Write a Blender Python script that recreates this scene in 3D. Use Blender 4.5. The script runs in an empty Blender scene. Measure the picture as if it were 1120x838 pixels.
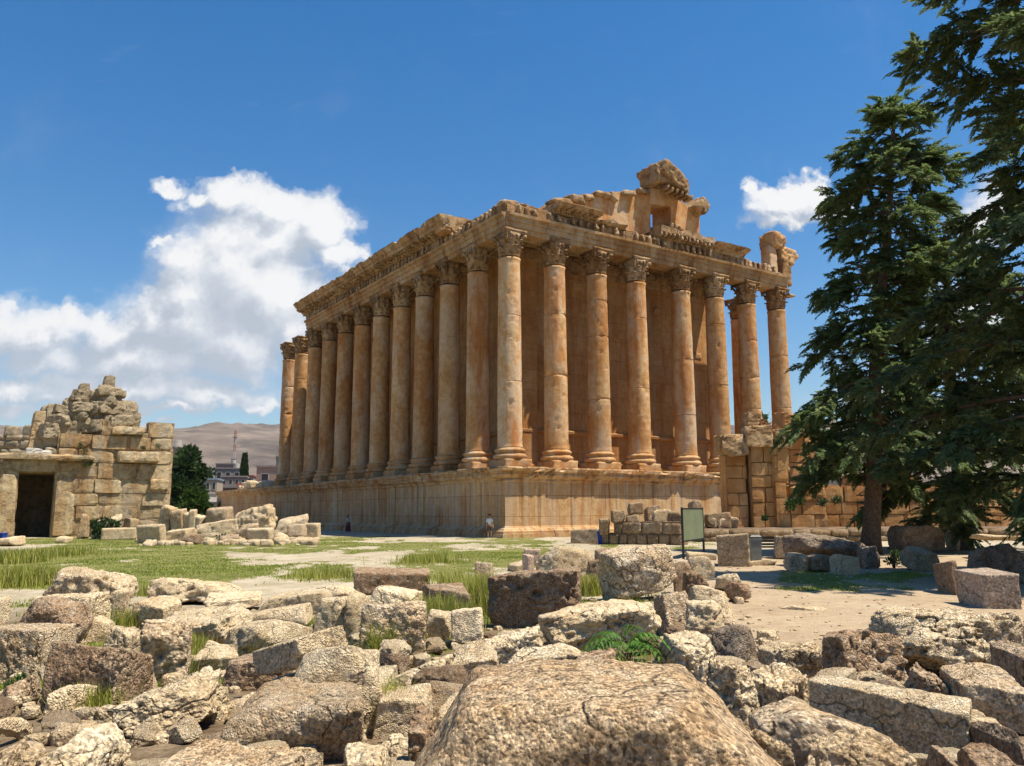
import bpy, bmesh, math, random
import numpy as np
from mathutils import Matrix, Vector
R = math.radians
C = bpy.context.scene.collection
SC = bpy.context.scene
rng = np.random.default_rng(7)
random.seed(7)

# ------------------------------------------------------------------ camera model
FPX, PITCH, ROLL, CAMZ = 905.3, 0.1532, -0.0045, 2.0
def ray(px, py):
    x, y = px-560.0, py-419.0
    cr, sr = math.cos(ROLL), math.sin(ROLL)
    xr, yr = x*cr+y*sr, -x*sr+y*cr
    c, s = math.cos(PITCH), math.sin(PITCH)
    up = -yr/FPX
    return np.array([xr/FPX, c-s*up, s+c*up])
def at(px, py, z=0.0):                 # the spot on the level z that a pixel looks at
    r = ray(px, py); k = (z-CAMZ)/r[2]
    return np.array([r[0]*k, r[1]*k, z])
def atd(px, py, d):                    # the spot at distance d (along +Y)
    r = ray(px, py); k = d/r[1]
    return np.array([r[0]*k, d, CAMZ+r[2]*k])
def project(V):
    V = np.asarray(V, float).reshape(-1, 3)
    c, s = math.cos(PITCH), math.sin(PITCH)
    X, Y, Z = V[:,0], V[:,1], V[:,2]-CAMZ
    dd = np.maximum(Y*c+Z*s, 0.05); u = -Y*s+Z*c
    x, y = FPX*X/dd, -FPX*u/dd
    cr, sr = math.cos(ROLL), math.sin(ROLL)
    return 560+x*cr-y*sr, 419+x*sr+y*cr
def on_plane(px, py, p0, n):
    r = ray(px, py); o = np.array([0,0,CAMZ])
    k = np.dot(np.asarray(p0)-o, n)/np.dot(r, n)
    return o+r*k

# ------------------------------------------------------------------ noise
def _h(i, j, k, seed):
    n = (i*374761393 + j*668265263 + k*2147483647*31 + seed*1274126177) & 0xFFFFFFFF
    n = ((n ^ (n >> 13))*1274126177) & 0xFFFFFFFF
    n = ((n ^ (n >> 15))*2246822519) & 0xFFFFFFFF
    n = n ^ (n >> 16)
    return (n & 0xFFFFFF)/8388607.5-1.0
def vnoise(P, seed=0):
    P = np.asarray(P, float)
    I = np.floor(P).astype(np.int64); f = P-I
    f = f*f*f*(f*(f*6-15)+10)
    i, j, k = I[:,0], I[:,1], I[:,2]
    x, y, z = f[:,0], f[:,1], f[:,2]
    def l(a, b, t): return a+(b-a)*t
    c = lambda a, b, d: _h(i+a, j+b, k+d, seed)
    return l(l(l(c(0,0,0), c(1,0,0), x), l(c(0,1,0), c(1,1,0), x), y),
             l(l(c(0,0,1), c(1,0,1), x), l(c(0,1,1), c(1,1,1), x), y), z)
def fbm(P, seed=0, octv=4, gain=.5, lac=2.07):
    P = np.asarray(P, float); a = 1.0; t = 0; s = np.zeros(len(P))
    for o in range(octv):
        s += a*vnoise(P*lac**o, seed+o*17); t += a; a *= gain
    return s/t
def fvec(P, seed=0, octv=3):
    return np.stack([fbm(P, seed+q*101, octv) for q in range(3)], 1)
def sstep(a, b, x):
    t = np.clip((x-a)/(b-a), 0, 1); return t*t*(3-2*t)

# ------------------------------------------------------------------ mesh helpers
def link_mesh(name, me, mat, parent=None, smooth=True):
    if smooth: me.polygons.foreach_set('use_smooth', [True]*len(me.polygons))
    o = bpy.data.objects.new(name, me); C.objects.link(o)
    if mat is not None: me.materials.append(mat)
    if parent is not None: o.parent = parent
    return o
def np_mesh(name, V, F):
    V = np.asarray(V, np.float32); me = bpy.data.meshes.new(name)
    F = np.asarray(F, np.int32); m, k = F.shape
    me.vertices.add(len(V)); me.vertices.foreach_set('co', V.ravel())
    me.loops.add(m*k); me.loops.foreach_set('vertex_index', F.ravel())
    me.polygons.add(m); me.polygons.foreach_set('loop_start', np.arange(0, m*k, k, dtype=np.int32))
    me.polygons.foreach_set('loop_total', np.full(m, k, np.int32))
    me.update(calc_edges=True); me.validate()
    return me
class MB:
    """gathers quads / polygons, then becomes ONE mesh"""
    def __init__(s): s.V = []; s.F = []; s.n = 0
    def add(s, V, F):
        V = np.asarray(V, float); s.V.append(V)
        s.F.extend([tuple(int(q)+s.n for q in f) for f in F]); s.n += len(V); return s
    def box(s, c, d, rz=0.0, M=None):
        x, y, z = np.asarray(d)/2.0
        V = np.array([(-x,-y,-z),(x,-y,-z),(x,y,-z),(-x,y,-z),(-x,-y,z),(x,-y,z),(x,y,z),(-x,y,z)])
        if rz: V = V@np.array([[math.cos(rz), math.sin(rz), 0],[-math.sin(rz), math.cos(rz), 0],[0,0,1]])
        if M is not None: V = V@np.asarray(M).T
        return s.add(V+np.asarray(c), [(3,2,1,0),(4,5,6,7),(0,1,5,4),(1,2,6,5),(2,3,7,6),(3,0,4,7)])
    def tube(s, pts, rad, n=8, cap=True):
        pts = [np.asarray(p, float) for p in pts]; m = len(pts)
        if not hasattr(rad, '__len__'): rad = [rad]*m
        V = []
        for i, p in enumerate(pts):
            t = pts[min(i+1, m-1)]-pts[max(i-1, 0)]; t = t/(np.linalg.norm(t)+1e-9)
            a = np.cross(t, [0,0,1.0] if abs(t[2]) < .9 else [1.0,0,0]); a /= np.linalg.norm(a); b = np.cross(t, a)
            for q in range(n):
                g = 2*math.pi*q/n; V.append(p+rad[i]*(math.cos(g)*a+math.sin(g)*b))
        F = [(i*n+q, i*n+(q+1)%n, (i+1)*n+(q+1)%n, (i+1)*n+q) for i in range(m-1) for q in range(n)]
        if cap: F += [tuple(range(n))[::-1], tuple((m-1)*n+q for q in range(n))]
        return s.add(V, F)
    def lathe(s, prof, n=32, c=(0,0,0)):
        m = len(prof); V = []
        for r, z in prof:
            for q in range(n):
                g = 2*math.pi*q/n; V.append((c[0]+r*math.cos(g), c[1]+r*math.sin(g), c[2]+z))
        F = [(i*n+q, i*n+(q+1)%n, (i+1)*n+(q+1)%n, (i+1)*n+q) for i in range(m-1) for q in range(n)]
        F += [tuple(range(n))[::-1], tuple((m-1)*n+q for q in range(n))]
        return s.add(V, F)
    def verts(s): return np.concatenate(s.V)
    def erode(s, amp, freq, seed=1, octv=3):
        V = s.verts(); s.V = [V+amp*fvec(V*freq, seed, octv)]; return s
    def build(s, name, mat, parent=None, smooth=False, recalc=True, bevel=0):
        me = bpy.data.meshes.new(name); me.from_pydata(s.verts().tolist(), [], s.F)
        if recalc or bevel:
            bm = bmesh.new(); bm.from_mesh(me)
            if bevel: bmesh.ops.bevel(bm, geom=list(bm.edges), offset=bevel, segments=1, affect='EDGES')
            bmesh.ops.recalc_face_normals(bm, faces=list(bm.faces)); bm.to_mesh(me); bm.free()
        me.update()
        return link_mesh(name, me, mat, parent, smooth)
def empty(name, loc=(0,0,0), rz=0.0):
    o = bpy.data.objects.new(name, None); C.objects.link(o); o.empty_display_size = .3
    o.location = loc; o.rotation_euler = (0,0,rz); return o
def tag(o, label=None, cat=None, group=None, kind=None):
    if label: o['label'] = label
    if cat: o['category'] = cat
    if group: o['group'] = group
    if kind: o['kind'] = kind
    return o
def copy_tree(o, parent=None):
    c = o.copy(); C.objects.link(c)
    if parent is not None: c.parent = parent
    for ch in list(o.children): copy_tree(ch, c)
    return c

# ------------------------------------------------------------------ rocks
def box_lattice(nx, ny, nz):
    L = []
    def grid(a, b): return np.stack(np.meshgrid(np.arange(a+1), np.arange(b+1), indexing='ij'), -1)
    faces = []
    for ax, (a, b, n) in enumerate(((ny, nz, nx), (nx, nz, ny), (nx, ny, nz))):
        for side in (0, n):
            g = grid(a, b); P = np.zeros(g.shape[:2]+(3,), np.int64)
            o = [q for q in range(3) if q != ax]
            P[..., o[0]] = g[...,0]; P[..., o[1]] = g[...,1]; P[..., ax] = side
            code = (P[...,0]*4096+P[...,1])*4096+P[...,2]
            q = np.stack([code[:-1,:-1], code[1:,:-1], code[1:,1:], code[:-1,1:]], -1).reshape(-1, 4)
            flip = (side == 0) ^ (ax == 1)
            faces.append(q[:, ::-1] if flip else q)
    F = np.concatenate(faces); u, inv = np.unique(F, return_inverse=True)
    F = inv.reshape(F.shape)
    P = np.stack([u//4096//4096, (u//4096) % 4096, u % 4096], 1).astype(float)
    P = P/np.array([nx, ny, nz])*2-1
    return P, F
def rock(w, t, h, seed=0, e=.06, k=18, chips=4, tilt=.06, a1=.05, a2=.02, pit=0.0, chipd=(.72,.95), planes=(), maxn=110, strata=.5, crack=1.5):
    """a weathered stone: a box whose planes are tilted and chipped, then roughened"""
    g = np.random.default_rng(seed)
    hd = np.array([w, t, h])/2
    n = [int(min(maxn, max(3, round(2*q/e)))) for q in hd]
    P, F = box_lattice(*n)
    P = np.sign(P)*np.abs(P)**1.0*hd
    pl = []
    for ax in range(3):
        for sg in (-1, 1):
            nn = np.zeros(3); nn[ax] = sg; nn = nn+g.normal(0, tilt, 3); nn /= np.linalg.norm(nn)
            pl.append((nn, hd[ax]*g.uniform(.93, 1.0)))
    for q in range(chips):
        nn = g.normal(0, 1, 3)/np.maximum(hd, .05)**.6; nn[2] = abs(nn[2])*(1 if g.random() < .8 else -1); nn /= np.linalg.norm(nn)
        pl.append((nn, np.abs(nn*hd).sum()*g.uniform(*chipd)))
    for nn, fr in planes:
        nn = np.asarray(nn, float); nn = nn/np.linalg.norm(nn); pl.append((nn, np.abs(nn*hd).sum()*fr))
    acc = np.zeros(len(P))
    for nn, d in pl:
        acc += np.maximum(P@nn, 0)**k/d**k
    V = P*(acc**(-1.0/k))[:, None]
    sz = float(np.cbrt(w*t*h)); rad = V/(np.linalg.norm(V, axis=1)[:, None]+1e-9)
    off = seed*7.13 % 97
    D = a1*sz*fbm(V/sz*1.6+off, seed, 4)
    if a2: 
        q = fbm(V/sz*7+off, seed+5, 4); D += a2*sz*(q-.35*np.abs(q))
        if e < .2:
            cr = np.abs(fbm(V/sz*np.array([1.3,1.3,2.6])+off+31, seed+13, 4, .55)); D -= crack*a2*sz*np.maximum(0, 1-cr/.045)
            st = fbm(V/sz*np.array([.9,.9,5.0])+off+5, seed+15, 3); D += strata*a2*sz*np.round(st*3)/3
            gr = vnoise(V/max(e*2.2,.03)+off, seed+21); D += min(.25*a2*sz, e*.4)*gr
    if pit:
        q = fbm(V/sz*4.5+off, seed+9, 3); D -= pit*sz*np.maximum(q-.12, 0)*2.2
    nrm = 0.6*rad+0.4*np.sign(V)*(np.abs(V/hd)**3)
    V = V+nrm*D[:, None]+.35*a2*sz*fvec(V/sz*5+off, seed+3, 2)
    return V, F
def rotm(rx=0, ry=0, rz=0):
    return np.array(Matrix.Rotation(R(rz), 3, 'Z') @ Matrix.Rotation(R(ry), 3, 'Y') @ Matrix.Rotation(R(rx), 3, 'X'))
def put_rock(mb, c, d, seed, rz=0, e=.15, rx=0, ry=0, **kw):
    V, F = rock(*d, seed=seed, e=e, **kw); mb.add(V@rotm(rx, ry, rz).T+np.asarray(c), F)
def inpoly(x, y, poly):
    c = False; j = len(poly)-1
    for i in range(len(poly)):
        (xi, yi), (xj, yj) = poly[i], poly[j]
        if (yi > y) != (yj > y) and x < (xj-xi)*(y-yi)/(yj-yi)+xi: c = not c
        j = i
    return c

# ------------------------------------------------------------------ materials
def nd(nt, typ, ins=None, **at_):
    n = nt.nodes.new(typ)
    for k, v in at_.items(): setattr(n, k, v)
    for k, v in (ins or {}).items():
        s = n.inputs[k]
        if isinstance(v, bpy.types.NodeSocket): nt.links.new(v, s)
        elif isinstance(v, bpy.types.Node): nt.links.new(v.outputs[0], s)
        else: s.default_value = v
    return n
def mth(nt, op, a, b=0.0, clamp=False, c=None):
    ins = {0: a, 1: b}
    if c is not None: ins[2] = c
    return nd(nt, 'ShaderNodeMath', ins, operation=op, use_clamp=clamp).outputs[0]
def ramp(nt, fac, stops, interp='LINEAR'):
    n = nd(nt, 'ShaderNodeValToRGB', {0: fac}); r = n.color_ramp; r.interpolation = interp
    while len(r.elements) > 1: r.elements.remove(r.elements[-1])
    for i, (p, c) in enumerate(stops):
        el = r.elements[0] if i == 0 else r.elements.new(p)
        el.position = p
        if not hasattr(c, '__len__'): c = (c, c, c)
        el.color = (*c[:3], 1)
    return n.outputs[0]
def mixc(nt, fac, a, b, mode='MIX'):
    n = nt.nodes.new('ShaderNodeMix'); n.data_type = 'RGBA'; n.blend_type = mode; n.clamp_factor = True
    for s, v in ((n.inputs[0], fac), (n.inputs[6], a), (n.inputs[7], b)):
        if isinstance(v, bpy.types.NodeSocket): nt.links.new(v, s)
        else: s.default_value = (*v, 1) if hasattr(v, '__len__') and len(v) == 3 else v
    return n.outputs[2]
def noise(nt, vec, scale, detail=5, rough=.6, dist=0.0):
    return nd(nt, 'ShaderNodeTexNoise', {'Vector': vec, 'Scale': scale, 'Detail': detail, 'Roughness': rough, 'Distortion': dist}).outputs[0]
def scaled(nt, vec, s):
    return nd(nt, 'ShaderNodeVectorMath', {0: vec, 1: s}, operation='MULTIPLY').outputs[0]
def new_mat(name, rough=.9, spec=.25):
    m = bpy.data.materials.new(name); m.use_nodes = True; nt = m.node_tree; nt.nodes.clear()
    out = nt.nodes.new('ShaderNodeOutputMaterial')
    b = nd(nt, 'ShaderNodeBsdfPrincipled', {'Roughness': rough, 'Specular IOR Level': spec})
    nt.links.new(b.outputs[0], out.inputs[0]); return m, nt, b
def obj_vec(nt):
    tc = nt.nodes.new('ShaderNodeTexCoord'); oi = nt.nodes.new('ShaderNodeObjectInfo')
    k = mth(nt, 'MULTIPLY', oi.outputs['Random'], 137.0)
    return nd(nt, 'ShaderNodeVectorMath', {0: tc.outputs['Object'], 1: k}, operation='ADD').outputs[0], tc, oi
def plain(name, col, rough=.7, metal=0.0, var=.15, scale=8):
    m, nt, b = new_mat(name, rough); v, tc, oi = obj_vec(nt)
    n = noise(nt, v, scale, 5); d = [max(0, c*(1-var)) for c in col]; l = [min(1, c*(1+var)) for c in col]
    nt.links.new(ramp(nt, n, [(.3, d), (.7, l)]), b.inputs['Base Color']); b.inputs['Metallic'].default_value = metal
    return m
STONES = {}
def stone_mat(name, cols, scale=1.0, speck=.5, lich=(.45,.42,.36), lich_amt=.35, dark=(.06,.045,.03), dark_amt=.4, bump=.8, tint=.25, fine=26, grain=.4, gsc=45, gain=1.3):
    """weathered limestone: three tones, pale lichen, black crust in the pores, gritty bump"""
    m, nt, b = new_mat(name, .93, .15); v, tc, oi = obj_vec(nt)
    v = nd(nt, 'ShaderNodeVectorMath', {0: v, 'Scale': mth(nt, 'ADD', .65, mth(nt, 'MULTIPLY', mth(nt, 'FRACT', mth(nt, 'MULTIPLY', oi.outputs['Random'], 7.31)), .85))}, operation='SCALE').outputs[0]
    n1 = noise(nt, v, .9*scale, 6, .6, .4); n2 = noise(nt, v, 4.2*scale, 8, .68, .3); n3 = noise(nt, v, fine*scale, 6, .75)
    t = mth(nt, 'ADD', mth(nt, 'MULTIPLY', n1, .55), mth(nt, 'MULTIPLY', n2, .45))
    col = ramp(nt, t, [(.32, cols[0]), (.47, cols[1]), (.63, cols[2])])
    l = ramp(nt, noise(nt, v, 7.5*scale, 9, .78, .6), [(.5, 0), (.62, 1)])
    col = mixc(nt, mth(nt, 'MULTIPLY', l, mth(nt, 'MULTIPLY', mth(nt, 'ADD', .35, mth(nt, 'FRACT', mth(nt, 'MULTIPLY', oi.outputs['Random'], 23.7))), lich_amt*1.3)), col, lich)
    dk = ramp(nt, mth(nt, 'ADD', mth(nt, 'MULTIPLY', n3, .55), mth(nt, 'MULTIPLY', noise(nt, v, 3.1*scale, 8, .75, .2), .45)), [(.36, 1), (.5, 0)])
    col = mixc(nt, mth(nt, 'MULTIPLY', dk, dark_amt), col, dark)
    sp = ramp(nt, n3, [(.3, 1-speck), (.7, 1+speck*.5)])
    col = mixc(nt, 1.0, col, sp, 'MULTIPLY')
    vg = nd(nt, 'ShaderNodeTexVoronoi', {'Vector': nd(nt, 'ShaderNodeVectorMath', {0: v, 1: scaled(nt, nd(nt, 'ShaderNodeTexNoise', {'Vector': v, 'Scale': 20.0, 'Detail': 3.0}).outputs[1], (.014,.014,.014))}, operation='ADD').outputs[0], 'Scale': float(gsc)})
    gv = nd(nt, 'ShaderNodeSeparateXYZ', {0: vg.outputs[1]}).outputs[0]
    col = mixc(nt, 1.0, col, ramp(nt, gv, [(0, gain*(1-grain)), (.5, gain), (1, gain*(1+grain*.8))]), 'MULTIPLY')
    wv = nd(nt, 'ShaderNodeVectorMath', {0: v, 1: scaled(nt, nd(nt, 'ShaderNodeTexNoise', {'Vector': v, 'Scale': 2.2, 'Detail': 5.0}).outputs[1], (.8,.8,.8))}, operation='ADD').outputs[0]
    ce = nd(nt, 'ShaderNodeTexVoronoi', {'Vector': wv, 'Scale': 1.15}, feature='DISTANCE_TO_EDGE').outputs[0]
    ck = mth(nt, 'MULTIPLY', ramp(nt, ce, [(0, 1), (.018, 0)]), ramp(nt, n1, [(.45, 0), (.55, 1)]))
    col = mixc(nt, mth(nt, 'MULTIPLY', ck, .75), col, dark)
    ro = nd(nt, 'ShaderNodeTexVoronoi', {'Vector': wv, 'Scale': 7.0*scale}).outputs[0]
    rs = mth(nt, 'MULTIPLY', ramp(nt, ro, [(.22, 1), (.3, 0)]), ramp(nt, noise(nt, v, 1.6, 3), [(.5, 0), (.6, 1)]))
    col = mixc(nt, mth(nt, 'MULTIPLY', rs, .45), col, (.20,.185,.155))
    isl = nt.nodes.new('ShaderNodeNewGeometry').outputs['Random Per Island']
    tn = mth(nt, 'ADD', mth(nt, 'MULTIPLY', isl, tint), mth(nt, 'MULTIPLY', oi.outputs['Random'], tint*.5))
    col = mixc(nt, 1.0, col, ramp(nt, mth(nt, 'ADD', tn, .0), [(0, 1-tint*.6), (1, 1+tint*1.2)]), 'MULTIPLY')
    nt.links.new(col, b.inputs['Base Color'])
    vo = nd(nt, 'ShaderNodeTexVoronoi', {'Vector': v, 'Scale': 15*scale}).outputs[0]
    h = mth(nt, 'ADD', mth(nt, 'MULTIPLY', n2, 1.0), mth(nt, 'ADD', mth(nt, 'MULTIPLY', n3, .42), mth(nt, 'ADD', mth(nt, 'MULTIPLY', ramp(nt, vo, [(0, 0), (.4, 1)]), .18), mth(nt, 'MULTIPLY', ramp(nt, vg.outputs[0], [(0, 1), (.6, 0)]), .30))))
    h = mth(nt, 'SUBTRACT', h, mth(nt, 'MULTIPLY', ck, .6))
    bp = nd(nt, 'ShaderNodeBump', {'Height': h, 'Strength': bump, 'Distance': .09/scale})
    nt.links.new(bp.outputs[0], b.inputs['Normal'])
    return m
def temple_mat(name, cols, stain=(.20,.085,.03), stain_amt=.55, grey=(.36,.31,.25), grey_amt=.4, soot=(.05,.035,.025), soot_amt=.25,
               brick=None, bump=.35, sootr=(.56,.7), tint=.12, streak=0.0, pale=(.5,.4,.29), zsoot=None):
    m, nt, b = new_mat(name, .92, .15); v, tc, oi = obj_vec(nt)
    n1 = noise(nt, v, .28, 6, .6, .5); n2 = noise(nt, v, 2.1, 8, .7, .2); n3 = noise(nt, v, 13, 6, .75)
    col = ramp(nt, mth(nt, 'ADD', mth(nt, 'MULTIPLY', n1, .5), mth(nt, 'MULTIPLY', n2, .5)), [(.33, cols[0]), (.48, cols[1]), (.64, cols[2])])
    # rusty run-down stains, longer than wide
    s1 = noise(nt, scaled(nt, v, (1, 1, .16)), .75, 7, .62, .6)
    col = mixc(nt, mth(nt, 'MULTIPLY', ramp(nt, s1, [(.46, 0), (.66, 1)]), stain_amt), col, stain)
    g1 = noise(nt, scaled(nt, v, (1, 1, .4)), .5, 7, .7, .3)
    col = mixc(nt, mth(nt, 'MULTIPLY', ramp(nt, g1, [(.5, 0), (.6, 1)]), grey_amt), col, grey)
    if streak:
        w1 = noise(nt, scaled(nt, v, (1, 1, .035)), 1.5, 6, .72)
        col = mixc(nt, mth(nt, 'MULTIPLY', ramp(nt, w1, [(.51, 0), (.60, 1)]), streak), col, (.19,.085,.033))
        w2 = noise(nt, scaled(nt, v, (1.3, 1.3, .04)), 1.1, 6, .7, .1)
        col = mixc(nt, mth(nt, 'MULTIPLY', ramp(nt, w2, [(.53, 0), (.59, 1)]), streak*.9), col, pale)
    k1 = noise(nt, v, 1.4, 9, .78, .4)
    col = mixc(nt, mth(nt, 'MULTIPLY', ramp(nt, k1, [(sootr[0], 0), (sootr[1], 1)]), soot_amt), col, soot)
    col = mixc(nt, 1.0, col, ramp(nt, n3, [(.3, .8), (.7, 1.15)]), 'MULTIPLY')
    isl = nt.nodes.new('ShaderNodeNewGeometry').outputs['Random Per Island']
    tn = mth(nt, 'MULTIPLY', mth(nt, 'ADD', isl, oi.outputs['Random']), .5)
    col = mixc(nt, 1.0, col, ramp(nt, tn, [(.1, (1-tint, 1-tint*1.25, 1-tint*1.6)), (.9, (1+tint, 1+tint*1.1, 1+tint*1.2))]), 'MULTIPLY')
    h = mth(nt, 'ADD', n2, mth(nt, 'MULTIPLY', n3, .35))
    if brick:
        sx = nd(nt, 'ShaderNodeSeparateXYZ', {0: tc.outputs['Object']}); sn = nd(nt, 'ShaderNodeSeparateXYZ', {0: tc.outputs['Normal']})
        pick = mth(nt, 'GREATER_THAN', mth(nt, 'ABSOLUTE', sn.outputs[0]), .6)
        al = mth(nt, 'ADD', mth(nt, 'MULTIPLY', sx.outputs[1], pick), mth(nt, 'MULTIPLY', sx.outputs[0], mth(nt, 'SUBTRACT', 1.0, pick)))
        wob = mth(nt, 'MULTIPLY', noise(nt, v, 1.5, 3), .06)
        cv = nd(nt, 'ShaderNodeCombineXYZ', {0: mth(nt, 'ADD', al, wob), 1: mth(nt, 'ADD', sx.outputs[2], wob), 2: 0.0})
        br = nd(nt, 'ShaderNodeTexBrick', {'Vector': cv, 'Color1': (.90,.88,.86,1), 'Color2': (1.05,1.05,1.05,1), 'Mortar': (.22,.15,.1,1), 'Scale': 1.0,
                'Mortar Size': brick[2], 'Mortar Smooth': .3, 'Bias': 0.0, 'Brick Width': brick[0], 'Row Height': brick[1]})
        br.offset = .37
        col = mixc(nt, 1.0, col, br.outputs[0], 'MULTIPLY')
        h = mth(nt, 'SUBTRACT', h, mth(nt, 'MULTIPLY', br.outputs[1], 1.2))
    nt.links.new(col, b.inputs['Base Color'])
    bp = nd(nt, 'ShaderNodeBump', {'Height': h, 'Strength': bump, 'Distance': .16}); nt.links.new(bp.outputs[0], b.inputs['Normal'])
    return m
def leaf_mat(name, dark, light, brown=None, brown_amt=.1, trans=.3):
    m = bpy.data.materials.new(name); m.use_nodes = True; nt = m.node_tree; nt.nodes.clear()
    out = nt.nodes.new('ShaderNodeOutputMaterial'); tc = nt.nodes.new('ShaderNodeTexCoord')
    isl = nt.nodes.new('ShaderNodeNewGeometry').outputs['Random Per Island']
    n = noise(nt, tc.outputs['Object'], .55, 4); n2 = noise(nt, tc.outputs['Object'], 2.4, 3)
    t = mth(nt, 'ADD', mth(nt, 'MULTIPLY', isl, .35), mth(nt, 'ADD', mth(nt, 'MULTIPLY', n, .55), mth(nt, 'MULTIPLY', n2, .25)))
    col = ramp(nt, t, [(.32, dark), (.85, light)])
    if brown: col = mixc(nt, mth(nt, 'MULTIPLY', ramp(nt, mth(nt, 'ADD', mth(nt, 'MULTIPLY', n2, .8), mth(nt, 'MULTIPLY', isl, .25)), [(.56, 0), (.68, 1)]), brown_amt), col, brown)
    b = nd(nt, 'ShaderNodeBsdfPrincipled', {'Base Color': col, 'Roughness': .6, 'Specular IOR Level': .25})
    tr = nd(nt, 'ShaderNodeBsdfTranslucent', {'Color': col})
    mx = nd(nt, 'ShaderNodeMixShader', {0: trans, 1: b.outputs[0], 2: tr.outputs[0]}); nt.links.new(mx.outputs[0], out.inputs[0])
    return m

M = {}
M['pale'] = stone_mat('pale_limestone', ((.37,.245,.125),(.56,.42,.25),(.68,.55,.365)), 1.0, .35, (.72,.61,.44), .5, (.07,.05,.035), .5, grain=.25, gsc=60, gain=1.4)
M['grey'] = stone_mat('grey_limestone', ((.31,.205,.11),(.49,.365,.215),(.62,.50,.33)), 1.1, .4, (.70,.60,.44), .5, (.05,.04,.03), .6, grain=.35, gsc=48, gain=1.38)
M['brown'] = stone_mat('brown_limestone', ((.18,.10,.05),(.33,.21,.12),(.47,.35,.23)), 1.1, .5, (.58,.48,.36), .45, (.045,.03,.02), .55, gain=1.2)
M['ochre'] = stone_mat('ochre_limestone', ((.27,.16,.075),(.42,.295,.17),(.55,.43,.29)), 1.0, .45, (.60,.52,.40), .5, (.07,.045,.025), .5, grain=.4, gsc=42, gain=1.3)
M['rough'] = stone_mat('pitted_limestone', ((.21,.125,.058),(.44,.32,.185),(.60,.48,.315)), 1.5, .55, (.70,.60,.44), .6, (.035,.025,.018), .6, .9, .25, 26, .5, 40, gain=1.55)
M['hero'] = stone_mat('grainy_limestone', ((.25,.13,.06),(.46,.30,.16),(.62,.47,.30)), 1.6, .55, (.70,.59,.42), .45, (.06,.035,.02), .6, .9, .1, 34, .6, 70, gain=1.28)
M['drystone'] = stone_mat('rubble_limestone', ((.17,.10,.05),(.30,.20,.11),(.42,.31,.20)), .8, .5, (.46,.40,.31), .35, (.04,.028,.018), .6, .6, .45, gain=1.05)
M['column'] = temple_mat('column_stone', ((.34,.145,.042),(.48,.265,.105),(.60,.43,.255)), (.36,.115,.022), .75, (.52,.42,.30), .5, (.08,.045,.025), .3, None, .4, (.54,.68), .2)
M['arch'] = temple_mat('entablature_stone', ((.29,.14,.05),(.44,.275,.125),(.58,.44,.27)), (.21,.075,.02), .65, (.48,.40,.29), .45, (.05,.03,.018), .6, None, .35, (.53,.66), .2)
M['carved'] = temple_mat('carved_stone', ((.25,.13,.055),(.42,.265,.13),(.56,.42,.26)), (.17,.07,.025), .65, (.44,.36,.26), .35, (.05,.03,.018), .75, None, .9, (.49,.62), .3)
M['podium'] = temple_mat('podium_stone', ((.38,.195,.075),(.52,.33,.155),(.63,.47,.275)), (.36,.135,.035), .75, (.54,.43,.29), .4, (.07,.04,.022), .4, (4.6, 1.6, .012), .35, (.56,.7), .1, .62)
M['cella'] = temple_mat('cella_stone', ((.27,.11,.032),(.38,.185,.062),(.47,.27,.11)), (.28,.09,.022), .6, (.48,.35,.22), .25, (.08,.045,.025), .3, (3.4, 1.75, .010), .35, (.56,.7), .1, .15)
M['ashlar'] = temple_mat('ruin_ashlar', ((.33,.20,.09),(.50,.37,.21),(.62,.51,.345)), (.33,.16,.05), .7, (.36,.31,.24), .6, (.06,.045,.03), .6, None, .8, (.48,.62), .2)
M['ashlar_rust'] = temple_mat('rusty_ashlar', ((.37,.175,.055),(.50,.27,.105),(.58,.38,.18)), (.33,.13,.04), .6, (.40,.32,.22), .25, (.07,.04,.025), .4, None, .5, (.53,.67), .25)
M['ruin_top'] = stone_mat('ruin_rubble', ((.17,.115,.06),(.33,.25,.155),(.48,.39,.26)), .6, .5, (.48,.43,.34), .4, (.04,.03,.02), .7, .7, .4, gain=1.25)
M['bark'] = plain('bark', (.11,.075,.05), .95, 0, .5, 9)
M['metal'] = plain('dark_metal', (.05,.05,.05), .5, .6)
M['greymetal'] = plain('grey_painted_metal', (.20,.22,.22), .55, .2)
M['cypress'] = leaf_mat('conifer_leaves', (.042,.078,.030), (.235,.32,.10), (.25,.17,.07), .3, .5)
M['cypress2'] = leaf_mat('conifer_leaves_dark', (.040,.072,.030), (.22,.295,.10), (.25,.17,.08), .4, .5)
M['leaf'] = leaf_mat('broad_leaves', (.02,.045,.012), (.09,.17,.03))
M['leafdark'] = leaf_mat('broad_leaves_dark', (.018,.035,.015), (.075,.125,.04))
M['grass'] = leaf_mat('grass_blades', (.11,.17,.02), (.40,.46,.07), (.48,.42,.18), .6, .45)
M['weed'] = leaf_mat('tall_weeds', (.15,.19,.025), (.48,.46,.09), (.52,.44,.2), .6, .4)
M['dryweed'] = leaf_mat('dry_weeds', (.22,.10,.04), (.36,.20,.09))
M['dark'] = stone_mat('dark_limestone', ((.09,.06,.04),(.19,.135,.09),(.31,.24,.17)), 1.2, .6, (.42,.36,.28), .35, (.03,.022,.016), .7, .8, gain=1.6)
M['pink'] = stone_mat('pink_limestone', ((.34,.22,.16),(.47,.33,.25),(.58,.44,.35)), 1.2, .3, (.62,.52,.44), .3, (.12,.07,.05), .3, gain=1.4)
M['mauve'] = stone_mat('mauve_limestone', ((.15,.09,.09),(.24,.15,.15),(.34,.23,.21)), 1.2, .4, (.42,.34,.32), .25, (.06,.04,.04), .4, gain=1.2)
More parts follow.
